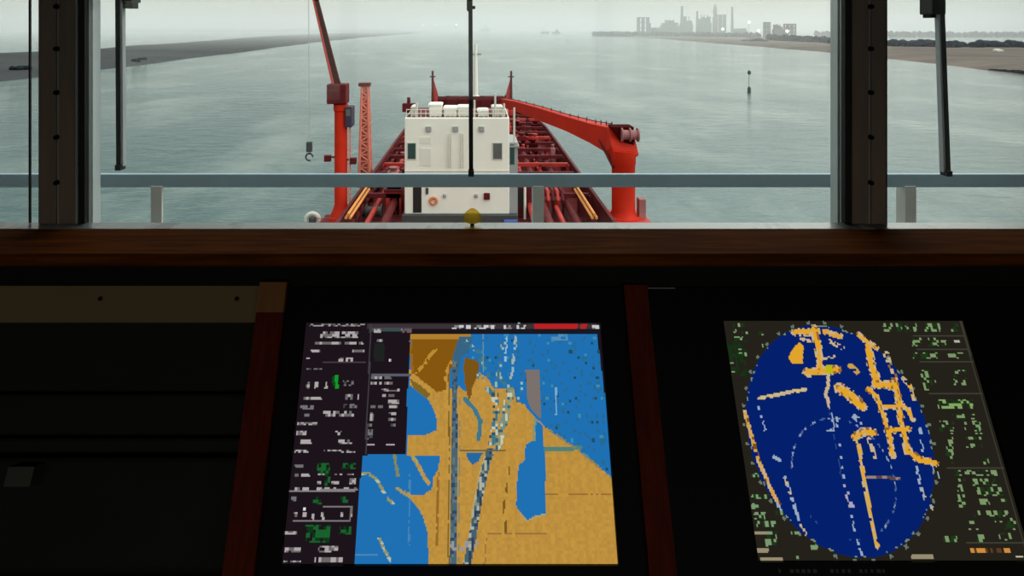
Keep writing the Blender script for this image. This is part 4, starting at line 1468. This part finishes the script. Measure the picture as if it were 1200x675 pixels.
for (x0_, y0_, x1_, y1_, dn) in ((371, 543, 386, 556, .7), (399, 543, 416, 551, .7), (366, 583, 376, 592, .6), (399, 583, 408, 590, .7), (358, 616, 386, 636, .85), (397, 618, 411, 628, .8), (380, 556, 386, 570, .6)):
    r.text(x0_, y0_, x1_, y1_, (26, 96, 44), dn, (12, 56, 24))
r.put(r.rect(392, 440, 396, 455), (18, 150, 44))
r.put(r.rect(389, 442, 392, 452), (16, 70, 30))
r.line([(378, 425), (428, 425)], 1.2, (70, 60, 70)); r.line([(395, 435), (430, 435)], 1.2, (66, 56, 64))
r.line([(340, 576.5), (418, 575)], 2.6, (130, 126, 128))
r.line([(378, 594), (413, 594)], 1.8, (120, 116, 118)); r.line([(343, 611.5), (409, 611.5)], 2.2, (120, 116, 118))
r.line([(412, 594), (409, 611)], 1.6, (110, 106, 108))
r.build('screen', td1)
# navy status strip under the picture
slab(k0 + .03, 664, k0 + .30, 671, .0035, .0045).build('status_strip', mat('navy_strip', (8, 14, 52), .6, spec=.1), td1)

# ---- radar display
k0, k1 = KX(.1462), KX(.2895)
td2 = display('lit radar display with round blue picture, right of the middle divider', k0, k1, xm1, XR_, 376, 658)
r = Raster(k0, k1, 376, 658, 220, 176, -.004, 9)
OLV = (36, 33, 26); RB_ = (4, 32, 108); ECH = (224, 164, 42); PAL = (198, 176, 140); GT = (122, 150, 102); DG = (28, 54, 24); CY_ = (150, 170, 190)
r.fill(OLV)
cxr = KX((.1514 + .2529) / 2)
Rr = (KX(.2529) - KX(.1514)) / 2
cyr = ((S(0, 376) - S(0, 381)).length + (S(0, 376) - S(0, 655)).length) / 2
Rv = ((S(0, 381) - S(0, 655)).length) / 2
rad = np.hypot((r.X - cxr) / Rr, (r.SY - cyr) / Rv)
disc = rad < 1
r.put(disc, RB_)
ang = np.arctan2(r.SY - cyr, r.X - cxr)
# tick marks on the rim
tick = (rad > 1.01) & (rad < 1.04) & (np.abs(((ang / (math.pi / 18)) % 1) - .5) < .09)
r.put(tick, (104, 118, 104))
# range ring (dotted)
c0 = Q(990, 560)
sy0 = (S(0, 376) - S(0, 560)).length
rr = np.hypot(r.X - c0.x, r.SY - sy0)
ringm = disc & (np.abs(rr - .079) < .0011)
upper = (r.py < 555) | (r.px > 1030)
r.put(ringm & upper & (r.R < .55), (70, 96, 150))
r.put(ringm & upper & (r.R < .18), (140, 155, 180))
r.put(ringm & ~upper & (r.R < .15), (40, 66, 130))
# echoes
def L(pts, w, c, keep=1.0, pal=None):
    if w >= 5 and tuple(c) == ECH:
        r.line(pts, w + 2.4, PAL, .48)
        r.line(pts, w + 2.0, (150, 100, 44), .14)
        r.put(r.near(pts, w * .9) & (r.R > .42), c)
        r.line(pts, w * .42, c, .93)
    else:
        r.line(pts, w, c, min(keep, .88), pal)


mix = [PAL, ECH]
L([(891, 467), (912, 463), (930, 459), (945, 457)], 4.2, PAL, pal=[(210, 190, 120)])
L([(874, 483), (880, 505), (890, 540), (905, 575), (914, 592)], 4.6, (212, 160, 66), pal=[PAL, (120, 80, 30)])
L([(911, 590), (916, 598)], 3, CY_)
L([(933, 389), (960, 389)], 7, ECH, .92, [PAL])
L([(955, 385), (960, 405), (963, 432)], 7, ECH, .95, [PAL])
r.poly([(925, 419), (931, 408), (938, 401), (943, 405), (942, 427), (930, 427)], ECH)
L([(938, 397), (950, 400)], 4, PAL, .7)
L([(947, 437), (982, 433)], 9, ECH, .93, [PAL])
r.put(r.rect(969, 428, 977, 438), (190, 180, 20))
L([(968, 389), (986, 394)], 7, (216, 160, 60), .9, [PAL])
L([(974, 400), (989, 408)], 5, PAL, .7)
L([(965, 420), (980, 418)], 4, PAL, .7)
L([(972, 440), (972, 452), (969, 462), (974, 477)], 4, PAL, .75)
L([(976, 485), (979, 505)], 3, CY_, .6)
L([(972, 505), (980, 505)], 3, CY_, .8)
L([(889, 476), (893, 488), (899, 508)], 3.0, CY_, .4)
L([(1008, 393), (1018, 401), (1028, 408)], 5, ECH, .8, [PAL])
L([(1019, 405), (1022, 425), (1030, 448)], 8, ECH, .96, [PAL])
L([(1028, 450), (1050, 452)], 9, ECH, .9, [PAL])
L([(1050, 448), (1055, 470), (1057, 490), (1062, 512), (1066, 530)], 7, ECH, .9, [PAL])
L([(1019, 456), (1030, 466), (1037, 488), (1044, 510), (1048, 535)], 5.5, ECH, .8, mix)
L([(1037, 477), (1060, 477)], 6, ECH, .9, [PAL]); L([(1042, 505), (1066, 503)], 6, ECH, .8, [PAL])
L([(1040, 415), (1048, 432), (1050, 446)], 7, PAL, .55, [(150, 100, 30)])
L([(1060, 444), (1068, 452), (1073, 468)], 4.5, PAL, .85, [ECH])
L([(1066, 480), (1072, 492)], 6, PAL, .6, [ECH])
L([(985, 455), (998, 464), (1012, 476)], 11, ECH, .9, [PAL])
L([(998, 429), (1006, 436)], 6, (200, 160, 70), .8)
L([(1003, 489), (1012, 496)], 6, CY_, .5)
L([(1003, 512), (1016, 506), (1026, 508)], 8, ECH, .8, mix)
L([(1020, 515), (1027, 536)], 5, PAL, .7)
L([(1005, 515), (1008, 520), (1010, 535), (1014, 562), (1021, 600), (1030, 642)], 5, (204, 170, 96), .95, [PAL, ECH])
L([(1018, 560), (1040, 560), (1056, 562)], 3.6, (150, 130, 120), .95, [(90, 70, 70)])
L([(1068, 530), (1080, 540), (1098, 543)], 7, ECH, .9, [PAL])
L([(1080, 500), (1083, 530)], 3.6, CY_, .7)
L([(1076, 545), (1080, 570), (1086, 585), (1098, 600)], 3.6, CY_, .7, [PAL])
L([(1096, 548), (1102, 560)], 3.6, CY_, .7)
L([(982, 490), (986, 530), (993, 575), (1003, 625), (1012, 652)], 2.6, CY_, .38)
L([(990, 566), (998, 590), (1003, 602)], 5.5, (170, 165, 190), .4)
L([(908, 536), (915, 540)], 4, CY_, .7)
L([(921, 560), (928, 580), (938, 612), (946, 628)], 3.6, CY_, .7, [PAL])
L([(973, 480), (988, 560)], 2, (40, 70, 130), .5)
r.put(disc & (rad > .985) & (r.R < .2), (120, 140, 110))
# lettering blocks: rows right of the picture follow the sloping edge
def ex(x, y): return CX + (x - CX) * (y + 1600) / 1976.0
def row(x0, y0, x1, y1, c=GT, dn=.45, c2=DG): r.text(ex(x0, y0), y0, ex(x1, y0), y1, c, dn, c2)
for a in ((1036, 379, 1058, 389), (1062, 379, 1075, 389), (1085, 379, 1103, 389), (1116, 379, 1124, 389), (1066, 396, 1076, 406), (1084, 396, 1096, 406), (1098, 399, 1104, 406)):
    row(*a, dn=.58)
row(1113, 398, 1120, 402, (176, 176, 160), 1.1)
for a in ((1062, 413, 1090, 420), (1102, 413, 1120, 420), (1066, 433, 1076, 458), (1104, 434, 1118, 451), (1076, 438, 1082, 452)):
    row(*a, dn=.5)
for a in ((1077, 468, 1116, 479),): row(*a, c=(130, 164, 100), dn=.75)
for a in ((1088, 486, 1114, 492), (1072, 494, 1088, 506), (1100, 494, 1118, 506), (1076, 508, 1084, 545), (1098, 508, 1116, 526), (1104, 536, 1116, 545),
          (1075, 551, 1122, 558), (1076, 562, 1084, 596), (1092, 562, 1120, 570), (1094, 572, 1122, 582), (1090, 586, 1104, 593), (1116, 586, 1124, 592),
          (1084, 600, 1120, 606), (1076, 612, 1086, 622), (1104, 606, 1112, 613), (1114, 608, 1126, 622), (1080, 628, 1088, 636), (1104, 626, 1122, 634)):
    row(*a, dn=.46)
row(1045, 629, 1060, 636, GT, .7)
row(1068, 643, 1112, 649, (206, 140, 60), .65, (90, 60, 30))
for y in (393.5, 409, 424, 462, 484, 549, 637):
    r.line([(ex(1068, y), y), (ex(1128, y), y)], 1.3, (62, 62, 52))
r.line([(ex(1127, 376), 376), (ex(1127, 658), 658)], 2.2, (58, 58, 46))
for a in ((860, 379, 875, 383), (860, 386, 864, 390), (868, 388, 878, 392), (862, 395, 872, 399), (862, 406, 872, 410), (857, 413, 876, 417), (857, 423, 866, 426), (858, 431, 868, 437), (890, 389, 896, 393), (894, 403, 900, 407)):
    r.text(*a, (130, 160, 116), .8, DG)
r.put(r.rect(852, 399, 876, 441) & (r.R < .35) & ~disc, (22, 50, 20))
for a in ((880, 555, 890, 560), (882, 580, 902, 586), (882, 590, 890, 597), (885, 601, 898, 609), (888, 611, 910, 618), (898, 624, 912, 641), (928, 623, 938, 627), (952, 640, 960, 645), (930, 652, 938, 660), (910, 600, 920, 606)):
    r.text(*a, (120, 152, 110), .7, DG)
for a in ((885, 624, 900, 628), (888, 644, 902, 649), (892, 655, 919, 660), (1070, 651, 1096, 657)):
    r.put(r.rect(*a), (150, 140, 112))
r.put(r.rect(ex(1128, 654) - 16, 652, ex(1128, 654) - 6, 655), (190, 184, 160))
r.put((r.px < ex(852, 0) + 0) & (r.py < 450) & (r.R < .0), OLV)
r.build('screen', td2)
# faint worn lettering row under the radar picture
bmx = MB()
rnd = random.Random(2)
for i in range(22):
    x = k0 + .01 + i * .0085
    if rnd.random() < .8:
        w = rnd.uniform(.003, .0065)
        bmx.prism([S(x, 666, .0038), S(x + w, 666, .0038), S(x + w, 670, .0038), S(x, 670, .0038)], NRM * .0005)
bmx.build('worn_lettering', mat('worn_lettering', (60, 62, 64), .5), td2)
# thin light edge line at top-left of the radar frame
slab(xm1 + .003, 337.2, xm1 + .05, 338.4, .0035, .0048).build('bright_edge', M['metal'], td2)

# ================================================================== CAMERA / VIEW
cam = bpy.data.cameras.new('camera')
co_ = bpy.data.objects.new('camera', cam)
C.objects.link(co_)
co_.location = (0, 0, EYE)
co_.rotation_euler = (math.pi / 2, 0, 0)
cam.sensor_width = 36
cam.lens = 36 * F / 1200
cam.shift_x = (600 - CX) / 1200
cam.shift_y = -(337.5 - CY) / 1200
cam.clip_start = .02
cam.clip_end = 60000
sc = bpy.context.scene
sc.camera = co_
sc.view_settings.view_transform = 'Standard'
sc.view_settings.look = 'None'
sc.view_settings.gamma = 1
sc.view_settings.exposure = 0
sc.view_settings.use_curve_mapping = False
sc.cycles.max_bounces = 10
sc.cycles.diffuse_bounces = 5
sc.cycles.glossy_bounces = 4
sc.cycles.transparent_max_bounces = 16
sc.cycles.volume_bounces = 2
